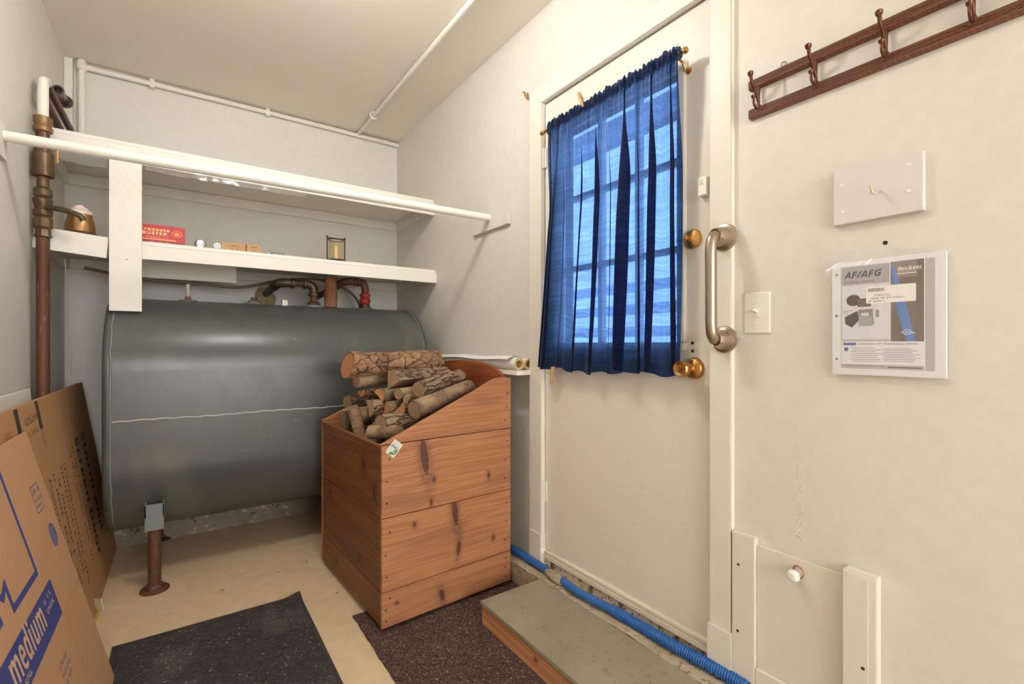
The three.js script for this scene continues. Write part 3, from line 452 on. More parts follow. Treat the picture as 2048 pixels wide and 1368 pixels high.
{
  const o = thing('shelf_post', 'white upright board joining the two shelves at the left', 'post', [-1.558, 1.255, 0.69]);
  mesh('board', bx(-0.058, 0.058, 0, 0.75, -0.011, 0.011, 0.0015), whitePaint, o);
  mesh('nail', latheTo([[0, 0.001], [0.003, 0.0008], [0.0035, 0]], [0.005, 0.235, 0.011], [0, 0, 1], 10), screwMat, o);
}
function film(x0, x1, y0, y1, z, seed, label) {
  const g = new THREE.PlaneGeometry(x1 - x0, y1 - y0, 70, 10), p = g.attributes.position;
  for (let i = 0; i < p.count; i++) { const x = p.getX(i), y = p.getY(i); p.setZ(i, 0.006 + 0.014 * fbm(mod(x * 0.8 + 0.5, 1), mod(y * 2 + 0.5, 1), 14, 6, 3, seed)); p.setY(i, y - (y < 0 ? 0.012 * fbm(mod(x + 0.5, 1), 0.3, 12, 2, 2, seed + 3) : 0)); }
  g.computeVertexNormals(); g.translate((x0 + x1) / 2, (y0 + y1) / 2, z);
  single('plastic_film', label, 'plastic film', g, M({ color: 0xffffff, transmission: 0.92, thickness: 0, roughness: 0.14, ior: 1.5 }));
}
film(-1.49, -0.78, 1.922, 1.962, 0.648, 501, 'crinkled clear plastic along the upper shelf edge right of the post');
film(-1.8, -1.625, 1.905, 1.965, 0.648, 507, 'dusty clear plastic along the upper shelf edge left of the post');
single('ribbon', 'short yellow ribbon hanging from the upper shelf', 'ribbon', bx(-1.79, -1.784, 1.885, 1.955, 0.668, 0.671, 0.0005), M({ color: col(226, 170, 70), roughness: 0.5 }));

// ---------------------------------------------------------------- things on the lower shelf
{
  const t = canvas(512, 256, (c, w, h) => {
    c.fillStyle = '#c0262b'; c.fillRect(0, 0, w, h); c.textAlign = 'center';
    c.fillStyle = '#f2d684'; c.font = 'bold 66px sans-serif'; c.font = 'bold 58px sans-serif'; c.fillText('Creosote', 266, 76); c.font = 'bold 58px sans-serif'; c.fillText('BUSTER', 262, 130);
    c.fillStyle = '#f0c8a8'; smallPrint(c, 190, 166, 190, 14, 9);
    c.fillStyle = '#dfa04c'; c.fillRect(0, 180, 440, 18); c.fillStyle = '#8e1a1e'; c.fillRect(0, 206, 512, 50); c.fillStyle = '#e8c8b4'; smallPrint(c, 220, 234, 170, 14, 11);
    c.strokeStyle = '#e0a860'; c.lineWidth = 6; c.beginPath(); c.arc(448, 90, 40, 0, 7); c.stroke(); c.fillStyle = '#d9963c'; c.beginPath(); c.arc(448, 94, 24, 0, 7); c.fill();
  });
  const red = M({ color: col(192, 40, 44), roughness: 0.35 }), o = thing('cleaning_log_box', 'red chimney cleaning log box on the lower shelf', 'box', [-1.46, 1.587, 0.56]);
  mesh('carton', bx(-0.124, 0.124, 0, 0.094, -0.04, 0.04, 0.002), red, o);
  const g = new THREE.PlaneGeometry(0.244, 0.09); g.translate(0, 0.047, 0.0403); mesh('front_print', g, M({ map: t, roughness: 0.35 }), o);
}
{
  const o = thing('round_gauge', 'small chrome round gauge lying on the lower shelf', 'gauge', [-1.272, 1.587, 0.6]);
  mesh('case', latheTo([[0, 0], [0.02, 0], [0.024, 0.006], [0.024, 0.016], [0.02, 0.022], [0.015, 0.02], [0, 0.02]], [0, 0.024, -0.01], [0, 0, 1], 28), M({ color: col(208, 204, 200), roughness: 0.18, metalness: 0.9 }), o);
  mesh('base', bx(-0.045, 0.055, 0, 0.004, -0.015, 0.015, 0.001), M({ color: col(196, 176, 150), roughness: 0.6 }), o);
}
{
  const o = thing('round_tin', 'small round silver tin beside the kraft boxes', 'tin', [-1.2, 1.587, 0.6]);
  mesh('body', latheTo([[0, 0], [0.019, 0], [0.0195, 0.002], [0.0195, 0.03], [0.017, 0.032], [0, 0.031]], [0, 0.02, -0.02], [0, 0, 1], 24), M({ color: col(196, 182, 160), roughness: 0.4, metalness: 0.3 }), o);
  mesh('face_disc', latheTo([[0, 0.001], [0.011, 0.001], [0.0115, 0]], [0, 0.02, 0.0125], [0, 0, 1], 20), M({ color: col(196, 206, 220), roughness: 0.3 }), o);
}
T.kraftA = kraft(521, S(196, 158, 118), S(182, 142, 102));
function smallBox(x0, x1, h, z, l1, l2, label) {
  const o = thing('kraft_box', label, 'box', [(x0 + x1) / 2, 1.587, z], 'kraft boxes on the lower shelf'), w = x1 - x0;
  mesh('carton', bx(-w / 2, w / 2, 0, h, -0.03, 0.03, 0.001, 0.2), M({ map: T.kraftA, roughness: 0.8 }), o);
  const t = canvas(256, 128, (c) => { c.fillStyle = '#bf976b'; c.fillRect(0, 0, 256, 128); c.fillStyle = '#5a3a2c'; smallPrint(c, 76, 52, 104, 26, l1); c.fillRect(20, 66, 216, 3); smallPrint(c, 92, 102, 72, 18, l2); });
  const g = new THREE.PlaneGeometry(w - 0.002, h - 0.002); g.translate(0, h / 2, 0.0302); mesh('front_print', g, M({ map: t, roughness: 0.8 }), o);
}
smallBox(-1.182, -1.073, 0.044, 0.59, 13, 15, 'longer kraft cardboard box on the lower shelf');
smallBox(-1.07, -1.003, 0.045, 0.6, 17, 19, 'shorter kraft cardboard box on the lower shelf');
{
  const o = thing('glass_dish', 'tiny clear glass piece lying on the lower shelf', 'glass', [-0.918, 1.587, 0.59]);
  mesh('dish', lathe([[0, 0], [0.03, 0], [0.034, 0.014], [0.031, 0.016], [0.026, 0.006], [0, 0.006]], 20), M({ color: 0xffffff, transmission: 1, thickness: 0.01, roughness: 0.08 }), o);
}
single('metal_strip', 'flat brown metal strip beside the lantern', 'strip', bx(-0.8, -0.672, 1.587, 1.592, 0.585, 0.602, 0.001), copperDark);
{
  const dark = M({ color: col(66, 44, 36), roughness: 0.5, metalness: 0.5 }), o = thing('lantern', 'small dark metal lantern with a glass chimney on the lower shelf', 'lantern', [-0.605, 1.587, 0.585]);
  mesh('base', lathe([[0, 0], [0.062, 0], [0.062, 0.006], [0.052, 0.014], [0.03, 0.018], [0, 0.018]], 28), dark, o);
  for (const s of [-1, 1]) mesh('post', [cylBetween([s * 0.05, 0.01, 0], [s * 0.05, 0.146, 0], 0.0035, 0.0035, 8), cylBetween([s * 0.05, 0.14, 0], [s * 0.05, 0.15, 0], 0.006, 0.006, 8)], dark, o);
  mesh('top_rail', [bx(-0.053, 0.053, 0.136, 0.143, -0.003, 0.003, 0.001), new THREE.TorusGeometry(0.042, 0.003, 8, 28).rotateX(Math.PI / 2).translate(0, 0.13, 0)], dark, o);
  mesh('glass_chimney', new THREE.CylinderGeometry(0.041, 0.041, 0.112, 28, 1, true).translate(0, 0.074, 0), M({ color: col(246, 236, 214), transmission: 0.95, thickness: 0, roughness: 0.06 }), o);
  mesh('candle', lathe([[0, 0.018], [0.011, 0.018], [0.011, 0.094], [0.004, 0.098], [0.001, 0.108], [0, 0.108]], 16), M({ color: col(232, 222, 196), roughness: 0.4 }), o);
}
{ // brass regulator on the shelf
  const o = thing('fuel_filter', 'brass domed filter with a white cap beside the rusty pipe', 'filter', [-1.722, 1.592, 0.62]);
  mesh('base_plate', lathe([[0, 0], [0.062, 0], [0.064, 0.005], [0.056, 0.01], [0, 0.012]], 28), rustPipe, o);
  mesh('dome', lathe([[0.05, 0.008], [0.053, 0.012], [0.053, 0.035], [0.049, 0.058], [0.044, 0.075], [0.043, 0.092], [0, 0.094]], 32), M({ color: col(168, 128, 84), roughness: 0.38, metalness: 0.75 }), o);
  mesh('cap', lathe([[0.044, 0.09], [0.046, 0.094], [0.045, 0.104], [0.03, 0.114], [0.028, 0.12], [0.018, 0.124], [0.017, 0.13], [0, 0.132]], 32), M({ color: col(226, 208, 192), roughness: 0.3, clearcoat: 0.5 }), o);
}
// log prop, cables
{
  const g = new THREE.CylinderGeometry(0.033, 0.036, 0.18, 20, 12, false), p = g.attributes.position;
  for (let i = 0; i < p.count; i++) { const a = Math.atan2(p.getZ(i), p.getX(i)), n = 1 + 0.12 * (fbm(mod(a / 6.2832, 1), mod(p.getY(i) * 3 + 0.5, 1), 6, 6, 3, 541) - 0.5) + 0.12 * Math.exp(-((p.getY(i) + 0.02) ** 2) / 0.0006); p.setXYZ(i, p.getX(i) * n, p.getY(i), p.getZ(i) * n); }
  g.computeVertexNormals(); g.translate(-0.614, 1.417, 0.5);
  single('wood_prop', 'short bark-stripped branch propping the shelf on the tank', 'prop', g, M({ map: tex(256, 256, (u, v) => { const n = fbm(u, v, 24, 5, 4, 543); return mix(S(160, 108, 76), S(104, 66, 46), n); }), roughness: 0.85, bumpMap: T.woodBump, bumpScale: 0.003 }));
}
single('cable', 'grey-brown cable drooping under the lower shelf', 'cable', tube([[-1.75, 1.49, 0.28], [-1.55, 1.455, 0.24], [-1.28, 1.452, 0.22], [-1.06, 1.446, 0.22], [-0.86, 1.5, 0.2], [-0.62, 1.53, 0.2], [-0.46, 1.49, 0.18], [-0.36, 1.42, 0.17], [-0.31, 1.3, 0.13], [-0.3, 1.1, 0.075]], 0.008, 90, 8), M({ color: col(122, 100, 80), roughness: 0.6 }));
single('cord', 'thin white painted cord hanging beside the rusty pipe', 'cord', tube([[-1.80, 1.51, 0.42], [-1.80, 1.35, 0.37], [-1.80, 1.2, 0.34], [-1.80, 1.05, 0.3], [-1.80, 0.96, 0.27]], 0.0028, 40, 6), M({ color: col(214, 206, 190), roughness: 0.7 }));

// ---------------------------------------------------------------- rusty pipe stack at the left wall
{
  const o = thing('water_pipe', 'rusty brown vertical pipe with brass valves by the left wall', 'pipe', [-1.822, 0, 0.733]);
  mesh('lower_pipe', cylBetween([0, 0, 0], [0, 1.58, 0], 0.0215, 0.0215, 20), rustPipe, o);
  mesh('union', lathe([[0.021, 1.545], [0.03, 1.55], [0.026, 1.56], [0.024, 1.58], [0.031, 1.59], [0.031, 1.625], [0.026, 1.632], [0.031, 1.64], [0.031, 1.66], [0.024, 1.665]], 8), oldBrass, o);
  mesh('valve_body', lathe([[0.022, 1.66], [0.026, 1.67], [0.03, 1.69], [0.032, 1.705], [0.024, 1.712], [0.03, 1.72], [0.03, 1.745], [0.02, 1.755], [0.019, 1.79], [0.024, 1.8]], 16), oldBrass, o);
  mesh('valve_lever', [tube([[0.015, 1.668, 0.02], [0.05, 1.664, 0.05], [0.09, 1.655, 0.06], [0.125, 1.64, 0.062], [0.132, 1.625, 0.06]], 0.011, 30, 12)], blackIron, o);
  mesh('check_valve', lathe([[0.02, 1.795], [0.036, 1.8], [0.036, 1.822], [0.034, 1.826], [0.034, 1.895], [0.03, 1.9], [0.03, 1.91], [0.022, 1.915], [0.022, 1.985]], 20), oldBrass, o);
  mesh('top_fitting', lathe([[0.02, 1.98], [0.03, 1.986], [0.032, 2.0], [0.027, 2.012], [0.03, 2.02], [0.03, 2.045], [0.018, 2.05]], 14), M({ color: col(140, 110, 74), roughness: 0.45, metalness: 0.6 }), o);
  mesh('painted_riser', [cylBetween([0, 2.04, 0], [0, 2.17, 0], 0.018, 0.018, 18), tube([[0, 2.16, 0], [0, 2.195, -0.006], [0, 2.212, -0.03], [0, 2.214, -0.06]], 0.018, 24, 14)], whitePaint, o);
  mesh('copper_run', cylBetween([0, 2.214, -0.05], [0.004, 2.21, -0.715], 0.015, 0.015, 16), copperDark, o);
  mesh('copper_run', [cylBetween([-0.002, 2.14, -0.02], [-0.01, 2.13, -0.715], 0.017, 0.017, 16)], copperDark, o);
}
{
  const o = thing('pipe_stub', 'dark maroon open pipe stub high in the back left corner', 'pipe', [-1.83, 2.33, 0.2]);
  mesh('collar', latheTo([[0.0, 0], [0.03, 0], [0.031, 0.014], [0.02, 0.02]], [0, 0, 0], [0, -0.1, 1], 24), M({ color: col(78, 44, 44), roughness: 0.35 }), o);
  mesh('stub', latheTo([[0.019, 0.01], [0.019, 0.08], [0.021, 0.085], [0.021, 0.095], [0.019, 0.1], [0.019, 0.15], [0.022, 0.155], [0.022, 0.185], [0.016, 0.185], [0.016, 0.12], [0, 0.12]], [0, 0, 0], [0, -0.1, 1], 24), M({ color: col(84, 48, 48), roughness: 0.3, clearcoat: 0.3 }), o);
  mesh('wall_strap', [bx(-0.032, -0.012, -0.012, 0.012, 0.0, 0.016, 0.002)], whitePaint, o);
}
// ---------------------------------------------------------------- ledge with paper rolls
struct('trim_10', bx(-0.098, 0, 0.962, 0.985, 0.86, 1.7, 0.002), whitePaint, 'narrow white ledge left of the door', 'ledge');
T.paper = tex(256, 256, (u, v) => mix(S(236, 232, 226), S(226, 221, 212), fbm(u, v, 6, 6, 4, 601)));
const paperMat = M({ map: T.paper, roughness: 0.75 }), coreMat = M({ map: tex(128, 128, (u, v) => mix(S(214, 188, 128), S(190, 160, 104), fbm(u, v, 10, 10, 3, 603))), roughness: 0.85 });
function paperRoll(x, z0, z1, r, label, sheet) {
  const o = thing('paper_roll', label, 'paper roll', [x, 0.985 + r, z0], 'paper rolls on the ledge'), L = z1 - z0;
  const g = new THREE.CylinderGeometry(r, r, L, 36, 30, true), p = g.attributes.position;
  for (let i = 0; i < p.count; i++) { const a = Math.atan2(p.getZ(i), p.getX(i)), n = 1 + 0.06 * (fbm(mod(a / 6.2832, 1), mod(p.getY(i) * 2 + 0.5, 1), 4, 6, 3, 607 + Math.round(x * 100)) - 0.5); p.setXYZ(i, p.getX(i) * n, p.getY(i), p.getZ(i) * n); }
  g.computeVertexNormals(); g.rotateX(Math.PI / 2); g.translate(0, 0, L / 2); mesh('paper', g, paperMat, o);
  mesh('core', latheTo([[r * 0.99, L - 0.002], [r * 0.98, L], [r * 0.62, L], [r * 0.58, L - 0.004], [r * 0.56, L - 0.1], [0, L - 0.1]], [0, 0, 0], [0, 0, 1], 32), coreMat, o);
  if (sheet) { const s = new THREE.PlaneGeometry(0.07, L * 0.96, 8, 20), q = s.attributes.position; for (let i = 0; i < q.count; i++) { const x2 = q.getX(i); q.setZ(i, -0.01 * (x2 / 0.035) ** 2 + 0.003 * Math.sin(q.getY(i) * 14)); } s.computeVertexNormals(); s.rotateX(-Math.PI / 2); s.rotateZ(0.15); s.translate(-0.012, r + 0.006, L * 0.48); mesh('loose_end', s, paperMat, o); }
}
paperRoll(-0.076, 0.9, 1.69, 0.0285, 'white paper roll at the front of the ledge left of the door', true);
paperRoll(-0.0195, 0.95, 1.69, 0.0265, 'white paper roll against the wall on the ledge left of the door', false);

// ---------------------------------------------------------------- firewood bin
{
  const o = thing('firewood_bin', 'stained pine firewood bin with sloping sides', 'firewood bin', [-0.732, 0.008, 1.706]); o.rotation.y = 0.052;
  const W = 0.62, D = 0.762, th = 0.019, seams = [0.012, 0.15, 0.432, 0.712];
  const knots = [[[0.42, 0.35, 0.022, 0.2, -4], [0.1, 0.6, 0.012, 0.06]], [[0.52, 0.86, 0.03, 0.22, -3.5], [0.55, 0.3, 0.018, 0.12, 3], [0.84, 0.3, 0.014, 0.05], [0.22, 0.82, 0.014, 0.04]], [[0.29, 0.76, 0.036, 0.26, -4], [0.36, 0.4, 0.014, 0.05], [0.34, 0.08, 0.012, 0.06], [0.8, 0.3, 0.012, 0.05]], [[0.15, 0.6, 0.02, 0.05]]];
  const flatUV = (g, L, y0, y1, ax) => { g = uvBox(g, 1); const p = g.attributes.position, uv = g.attributes.uv; for (let i = 0; i < p.count; i++) uv.setXY(i, (ax === 'x' ? p.getX(i) : -p.getZ(i)) / L, (p.getY(i) - y0) / (y1 - y0)); return g; };
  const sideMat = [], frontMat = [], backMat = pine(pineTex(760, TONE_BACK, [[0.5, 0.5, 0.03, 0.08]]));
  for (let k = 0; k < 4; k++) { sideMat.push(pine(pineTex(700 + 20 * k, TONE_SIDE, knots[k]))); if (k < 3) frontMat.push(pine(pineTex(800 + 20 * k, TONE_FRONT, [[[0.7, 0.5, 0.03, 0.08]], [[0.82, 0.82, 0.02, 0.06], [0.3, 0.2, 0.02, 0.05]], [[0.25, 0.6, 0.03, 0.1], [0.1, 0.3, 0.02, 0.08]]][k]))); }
  const topShape = () => { const s = new THREE.Shape(); s.moveTo(0, seams[3] + 0.003); s.lineTo(W, seams[3] + 0.003); s.lineTo(W, 0.942); s.bezierCurveTo(W - 0.03, 0.944, W - 0.07, 0.946, W - 0.1, 0.936); s.bezierCurveTo(W - 0.15, 0.916, W - 0.18, 0.896, W - 0.24, 0.874); s.lineTo(0.012, seams[3] + 0.006); s.closePath(); return s; };
  for (const far of [0, 1]) {
    const z1 = far ? -D + th : 0, z0 = z1 - th;
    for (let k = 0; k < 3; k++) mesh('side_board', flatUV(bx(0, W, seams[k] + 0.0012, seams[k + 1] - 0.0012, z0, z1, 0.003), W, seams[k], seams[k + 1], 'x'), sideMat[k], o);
    let g = new THREE.ExtrudeGeometry(topShape(), { depth: th - 0.003, bevelEnabled: true, bevelSize: 0.0015, bevelThickness: 0.0015, bevelSegments: 1, curveSegments: 10 }); g.translate(0, 0, z0 + 0.0015);
    mesh('side_board', flatUV(g, W, seams[3], 0.95, 'x'), sideMat[3], o);
  }
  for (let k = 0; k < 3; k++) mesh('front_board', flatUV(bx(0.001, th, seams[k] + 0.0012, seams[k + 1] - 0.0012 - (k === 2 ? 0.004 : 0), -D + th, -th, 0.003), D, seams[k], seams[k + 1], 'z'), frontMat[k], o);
  { const s = new THREE.Shape(), a = D - 2 * th; s.moveTo(0, 0.012); s.lineTo(a, 0.012); s.lineTo(a, 0.93); s.bezierCurveTo(a - 0.06, 0.99, a - 0.16, 1.012, a * 0.5, 1.015); s.bezierCurveTo(0.16, 1.012, 0.06, 0.99, 0, 0.93); s.closePath();
    const g = new THREE.ExtrudeGeometry(s, { depth: th - 0.003, bevelEnabled: true, bevelSize: 0.0012, bevelThickness: 0.0015, bevelSegments: 1, curveSegments: 16 }); g.rotateY(Math.PI / 2); g.translate(W - th + 0.0015, 0, -th); mesh('back_board', flatUV(g, D, 0, 1.02, 'z'), backMat, o); }
  mesh('bottom_board', bx(th, W - th, 0.012, 0.03, -D + th, -th, 0.001, 0.5), backMat, o);
  for (const [x, z] of [[0.05, -0.06], [W - 0.06, -0.06], [0.05, -D + 0.06], [W - 0.06, -D + 0.06]]) mesh('foot', bx(x - 0.03, x + 0.03, -0.002, 0.013, z - 0.03, z + 0.03, 0.001), darkHole, o);
  for (const z of [-D + th, -th - 0.022]) mesh('corner_cleat', bx(W - th - 0.024, W - th, 0.05, 0.9, z, z + 0.022, 0.001, 0.5, true), backMat, o);
  const nails = [], r = rnd(9);
  for (let k = 0; k < 4; k++) for (const f of [0.2, 0.5, 0.8]) for (const e of [0, 1]) { const y = k < 3 ? seams[k] + f * (seams[k + 1] - seams[k]) : seams[3] + f * 0.2; const x = e ? W - 0.014 - 0.02 * r() : 0.012 + 0.03 * r(); if (k === 3 && !e) continue; nails.push(latheTo([[0, 0.0004], [0.0034, 0.0003], [0.0036, 0]], [x, y, 0.0001], [0, 0, 1], 10)); }
  tag(mesh('nail_holes', nails, darkHole, o), null, null, null, 'stuff');
  const lt = canvas(128, 160, (c) => { c.fillStyle = '#d8d8cc'; c.fillRect(0, 0, 128, 160); c.fillStyle = '#5d8a4e'; c.beginPath(); c.moveTo(30, 150); c.lineTo(110, 60); c.lineTo(120, 120); c.lineTo(70, 155); c.fill(); c.fillStyle = '#3c3c3a'; smallPrint(c, 16, 80, 62, 36, 21); c.fillStyle = '#e8e4dc'; c.fillRect(60, 110, 40, 8); });
  const lg = bx(-0.022, 0.022, -0.03, 0.03, 0, 0.0006, 0); const lp = lg.attributes.position, lu = lg.attributes.uv; for (let i = 0; i < lp.count; i++) lu.setXY(i, lp.getX(i) / 0.044 + 0.5, lp.getY(i) / 0.06 + 0.5); lg.rotateZ(-0.7); lg.translate(0.05, 0.695, 0.0002);
  tag(mesh('sticker', lg, M({ map: lt, roughness: 0.5 }), o), 'torn white and green price sticker');
}

// ---------------------------------------------------------------- firewood
const barkTex = {
  pine: [tex(512, 512, (u, v) => { const q = fbm(u, v, 7, 12, 3, 900), w = fbm(u, v, 6, 10, 3, 907), [a, b, id] = cell(mod(u + 0.16 * (q - 0.5), 1), mod(v + 0.12 * (w - 0.5), 1), 6, 14, 901), f = fbm(u, v, 30, 60, 3, 903), e = b - a; let c = mix(S(166, 128, 94), S(132, 98, 68), id); c = mix(c, S(192, 158, 122), 0.6 * ss(0.45, 0.75, f)); c = mix(c, S(112, 78, 54), 0.6 * ss(0.55, 0.75, q)); return mix(S(70, 46, 32), c, ss(0.0, 0.13, e + 0.1 * ss(0.5, 0.7, w))); }),
    gray(512, 512, (u, v) => { const q = fbm(u, v, 7, 12, 3, 900), w = fbm(u, v, 6, 10, 3, 907), [a, b, id] = cell(mod(u + 0.16 * (q - 0.5), 1), mod(v + 0.12 * (w - 0.5), 1), 6, 14, 901); return 0.1 + 0.5 * ss(0.0, 0.2, b - a) * (0.4 + 0.6 * id) + 0.35 * fbm(u, v, 12, 24, 4, 903); })],
  ridged: [tex(512, 512, (u, v) => { const w = v + 0.03 * fbm(u, v, 10, 6, 2, 911), n = fbm(u, mod(w, 1), 7, 26, 3, 913), e = 1 - Math.abs(2 * n - 1), f = fbm(u, v, 60, 60, 2, 915); return mix(S(152, 126, 98), S(78, 56, 42), ss(0.76, 0.98, e)).map((x) => x * (0.9 + 0.2 * f)); }),
    gray(512, 512, (u, v) => { const w = v + 0.03 * fbm(u, v, 10, 6, 2, 911), n = fbm(u, mod(w, 1), 7, 26, 3, 913); return 1 - ss(0.6, 0.98, 1 - Math.abs(2 * n - 1)); })],
  smooth: [tex(512, 512, (u, v) => { const n = fbm(u, v, 5, 7, 4, 921), f = fbm(u, v, 40, 30, 3, 923); let c = mix(S(160, 134, 102), S(124, 98, 72), ss(0.3, 0.7, n)); c = mix(c, S(88, 66, 56), 0.6 * ss(0.55, 0.68, f) * ss(0.35, 0.6, n)); return c; }),
    gray(512, 512, (u, v) => fbm(u, v, 24, 40, 4, 925))],
};
const barkMat = { pine: M({ map: barkTex.pine[0], bumpMap: barkTex.pine[1], bumpScale: 0.012, roughness: 0.9 }), ridged: M({ map: barkTex.ridged[0], bumpMap: barkTex.ridged[1], bumpScale: 0.008, roughness: 0.92 }), smooth: M({ map: barkTex.smooth[0], bumpMap: barkTex.smooth[1], bumpScale: 0.003, roughness: 0.85 }) };
const endTex = (a, b, seed) => tex(256, 256, (u, v) => { const d = Math.hypot(u - 0.5, v - 0.5) * 2, t = Math.atan2(v - 0.5, u - 0.5), n = fbm(u, v, 8, 8, 3, seed), ring = 0.5 + 0.5 * Math.sin(d * 60 + 5 * n), crack = Math.abs(Math.sin(t * 2.5 + n * 3)) < 0.03 && d > 0.15 ? 1 : 0; let c = mix(a, b, 0.5 * ring + 0.5 * n); c = mix(c, S(74, 52, 38), 0.75 * ss(0.9, 0.98, d)); return mix(c, S(60, 42, 30), 0.6 * crack); });
const endMat = { orange: M({ map: endTex(S(186, 134, 90), S(142, 90, 58), 931), roughness: 0.85 }), grey: M({ map: endTex(S(170, 142, 108), S(122, 96, 70), 933), roughness: 0.88 }), bright: M({ map: endTex(S(202, 148, 92), S(170, 114, 68), 935), roughness: 0.85 }) };
const splitMat = { orange: M({ map: pineTex(941, [S(196, 146, 98), S(158, 106, 66), S(142, 92, 56), S(90, 56, 36)]), roughness: 0.85, bumpMap: T.woodBump, bumpScale: 0.004 }), grey: M({ map: pineTex(945, [S(168, 136, 102), S(124, 94, 66), S(110, 82, 58), S(70, 48, 34)]), roughness: 0.88, bumpMap: T.woodBump, bumpScale: 0.004 }) };
splitMat.bright = splitMat.orange;
const LOGTHINGS = [];
function log(label, p0, p1, r, o = {}) {
  const { kind = 'round', bark = 'smooth', end = 'grey', roll = 0, seed = 1, sq = 1, amp = { pine: 0.1, ridged: 0.05, smooth: 0.035 }[bark], bow = 0, bevel = 0 } = o;
  if (!o.straight) p1 = [p1[0] - 0.02, p1[1], Math.max(p1[2] - 0.1, 1.03)];
  p1 = [Math.min(p1[0], -0.215), p1[1], p1[2]];
  const A = V(...p0), B = V(...p1), L = A.distanceTo(B), g = thing('firewood_log', label, 'log', p0, 'firewood in the bin');
  g.quaternion.setFromUnitVectors(V(1, 0, 0), B.clone().sub(A).normalize());
  const sec = [];                                     // [y, z, isBark]
  const N = 30, arc = kind === 'round' ? 2 * Math.PI : kind === 'half' ? Math.PI * 1.05 : Math.PI * 0.42;
  for (let i = 0; i <= N; i++) { const a = roll + arc * (i / N - 0.5); sec.push([Math.cos(a), Math.sin(a), 1]); }
  let cy = 0, cz = 0;
  if (kind !== 'round') {
    const first = sec[0], last = sec[N], apex = kind === 'half' ? [0.05 * Math.cos(roll), 0.05 * Math.sin(roll)] : [-0.35 * Math.cos(roll), -0.35 * Math.sin(roll)];
    for (let i = 1; i <= 4; i++) sec.push([last[0] + (apex[0] - last[0]) * i / 4, last[1] + (apex[1] - last[1]) * i / 4, 0]);
    for (let i = 1; i <= 4; i++) sec.push([apex[0] + (first[0] - apex[0]) * i / 4, apex[1] + (first[1] - apex[1]) * i / 4, 0]);
    const c = kind === 'half' ? 0.4 : 0.3; cy = c * Math.cos(roll); cz = c * Math.sin(roll);
  }
  const K = sec.length, NL = 26, P = (k, j) => {
    const [y, z, b] = sec[k], a = Math.atan2(z, y) / (2 * Math.PI) + 0.5, t = j / NL, n = fbm(mod(t * 0.5, 1), mod(a, 1), 10, 10, 3, 950 + seed * 7) - 0.5, lump = fbm(mod(t * 0.5, 1), mod(a, 1), 3, 3, 2, 980 + seed * 5) - 0.5;
    const m = r * (1 + (b ? amp * n * 2 : 0.03 * n) + 0.1 * lump), sl = bevel * (y * Math.cos(roll) + z * Math.sin(roll)) * r * (1 - 2 * t) * (t === 0 || t === 1 ? 1 : Math.max(0, 1 - 6 * Math.min(t, 1 - t)));
    return [t * L + sl, (y - cy) * m * sq + bow * Math.sin(Math.PI * t), (z - cz) * m];
  };
  function skin(bk) {
    const pos = [], uv = [], idx = []; let cols = [];
    for (let k = 0; k < K; k++) if (bk ? sec[k][2] : (!sec[k][2] || k === N || k === 0)) cols.push(k);
    if (!bk) cols = [N, ...cols.filter((k) => k > N)];
    cols.forEach((k, c) => { for (let j = 0; j <= NL; j++) { pos.push(...P(k, j)); uv.push(j / NL * L / 0.42 + seed * 0.37, bk ? c / N * (r * arc) / 0.42 + seed * 0.21 : c * 0.12); } });
    for (let c = 0; c + 1 < cols.length; c++) for (let j = 0; j < NL; j++) { const a = c * (NL + 1) + j, b = a + NL + 1; idx.push(a, a + 1, b, b, a + 1, b + 1); }
    const q = new THREE.BufferGeometry(); q.setAttribute('position', new THREE.Float32BufferAttribute(pos, 3)); q.setAttribute('uv', new THREE.Float32BufferAttribute(uv, 2)); q.setIndex(idx); q.computeVertexNormals(); return q;
  }
  mesh('bark', skin(true), barkMat[bark], g);
  if (kind !== 'round') mesh('split_face', skin(false), splitMat[end], g);
  for (const j of [0, NL]) {
    const c = [0, 0, 0], pts = sec.map((_, k) => P(k, j)); pts.forEach((p) => p.forEach((x, i) => c[i] += x / K));
    const pos = [...c], uv = [0.5, 0.5], idx = []; pts.forEach((p, k) => { pos.push(...p); uv.push(0.5 + 0.5 * (kind === 'round' ? (p[1] - c[1]) / r / sq : sec[k][0]), 0.5 + 0.5 * (kind === 'round' ? (p[2] - c[2]) / r : sec[k][1])); if (k + 1 < K) j ? idx.push(0, k + 1, k + 2) : idx.push(0, k + 2, k + 1); });
    const q = new THREE.BufferGeometry(); q.setAttribute('position', new THREE.Float32BufferAttribute(pos, 3)); q.setAttribute('uv', new THREE.Float32BufferAttribute(uv, 2)); q.setIndex(idx); q.computeVertexNormals(); mesh('cut_end', q, endMat[end], g);
  }
  return g;
}
log('thick flaky-barked pine log lying on top of the firewood pile', [-0.73, 1.008, 1.25], [-0.2, 1.012, 1.13], 0.056, { straight: true, bark: 'pine', end: 'orange', seed: 1, amp: 0.13, sq: 1.05, bevel: 0.25 });
log('slim pale log directly under the thick pine log', [-0.69, 0.932, 1.25], [-0.2, 0.945, 1.19], 0.028, { bark: 'smooth', seed: 2 });
log('split wedge of oak with a triangular end under the thick pine log', [-0.575, 0.936, 1.39], [-0.15, 0.94, 1.31], 0.066, { kind: 'wedge', bark: 'ridged', end: 'grey', roll: 0.55, seed: 3 });
log('round grey ridged-bark log slanting up to the bin back', [-0.5, 0.906, 1.52], [-0.145, 0.945, 1.49], 0.036, { bark: 'ridged', seed: 4, bow: 0.006 });
log('pale smooth log resting along the sloping near side of the bin', [-0.55, 0.828, 1.59], [-0.19, 0.895, 1.57], 0.04, { bark: 'smooth', seed: 5 });
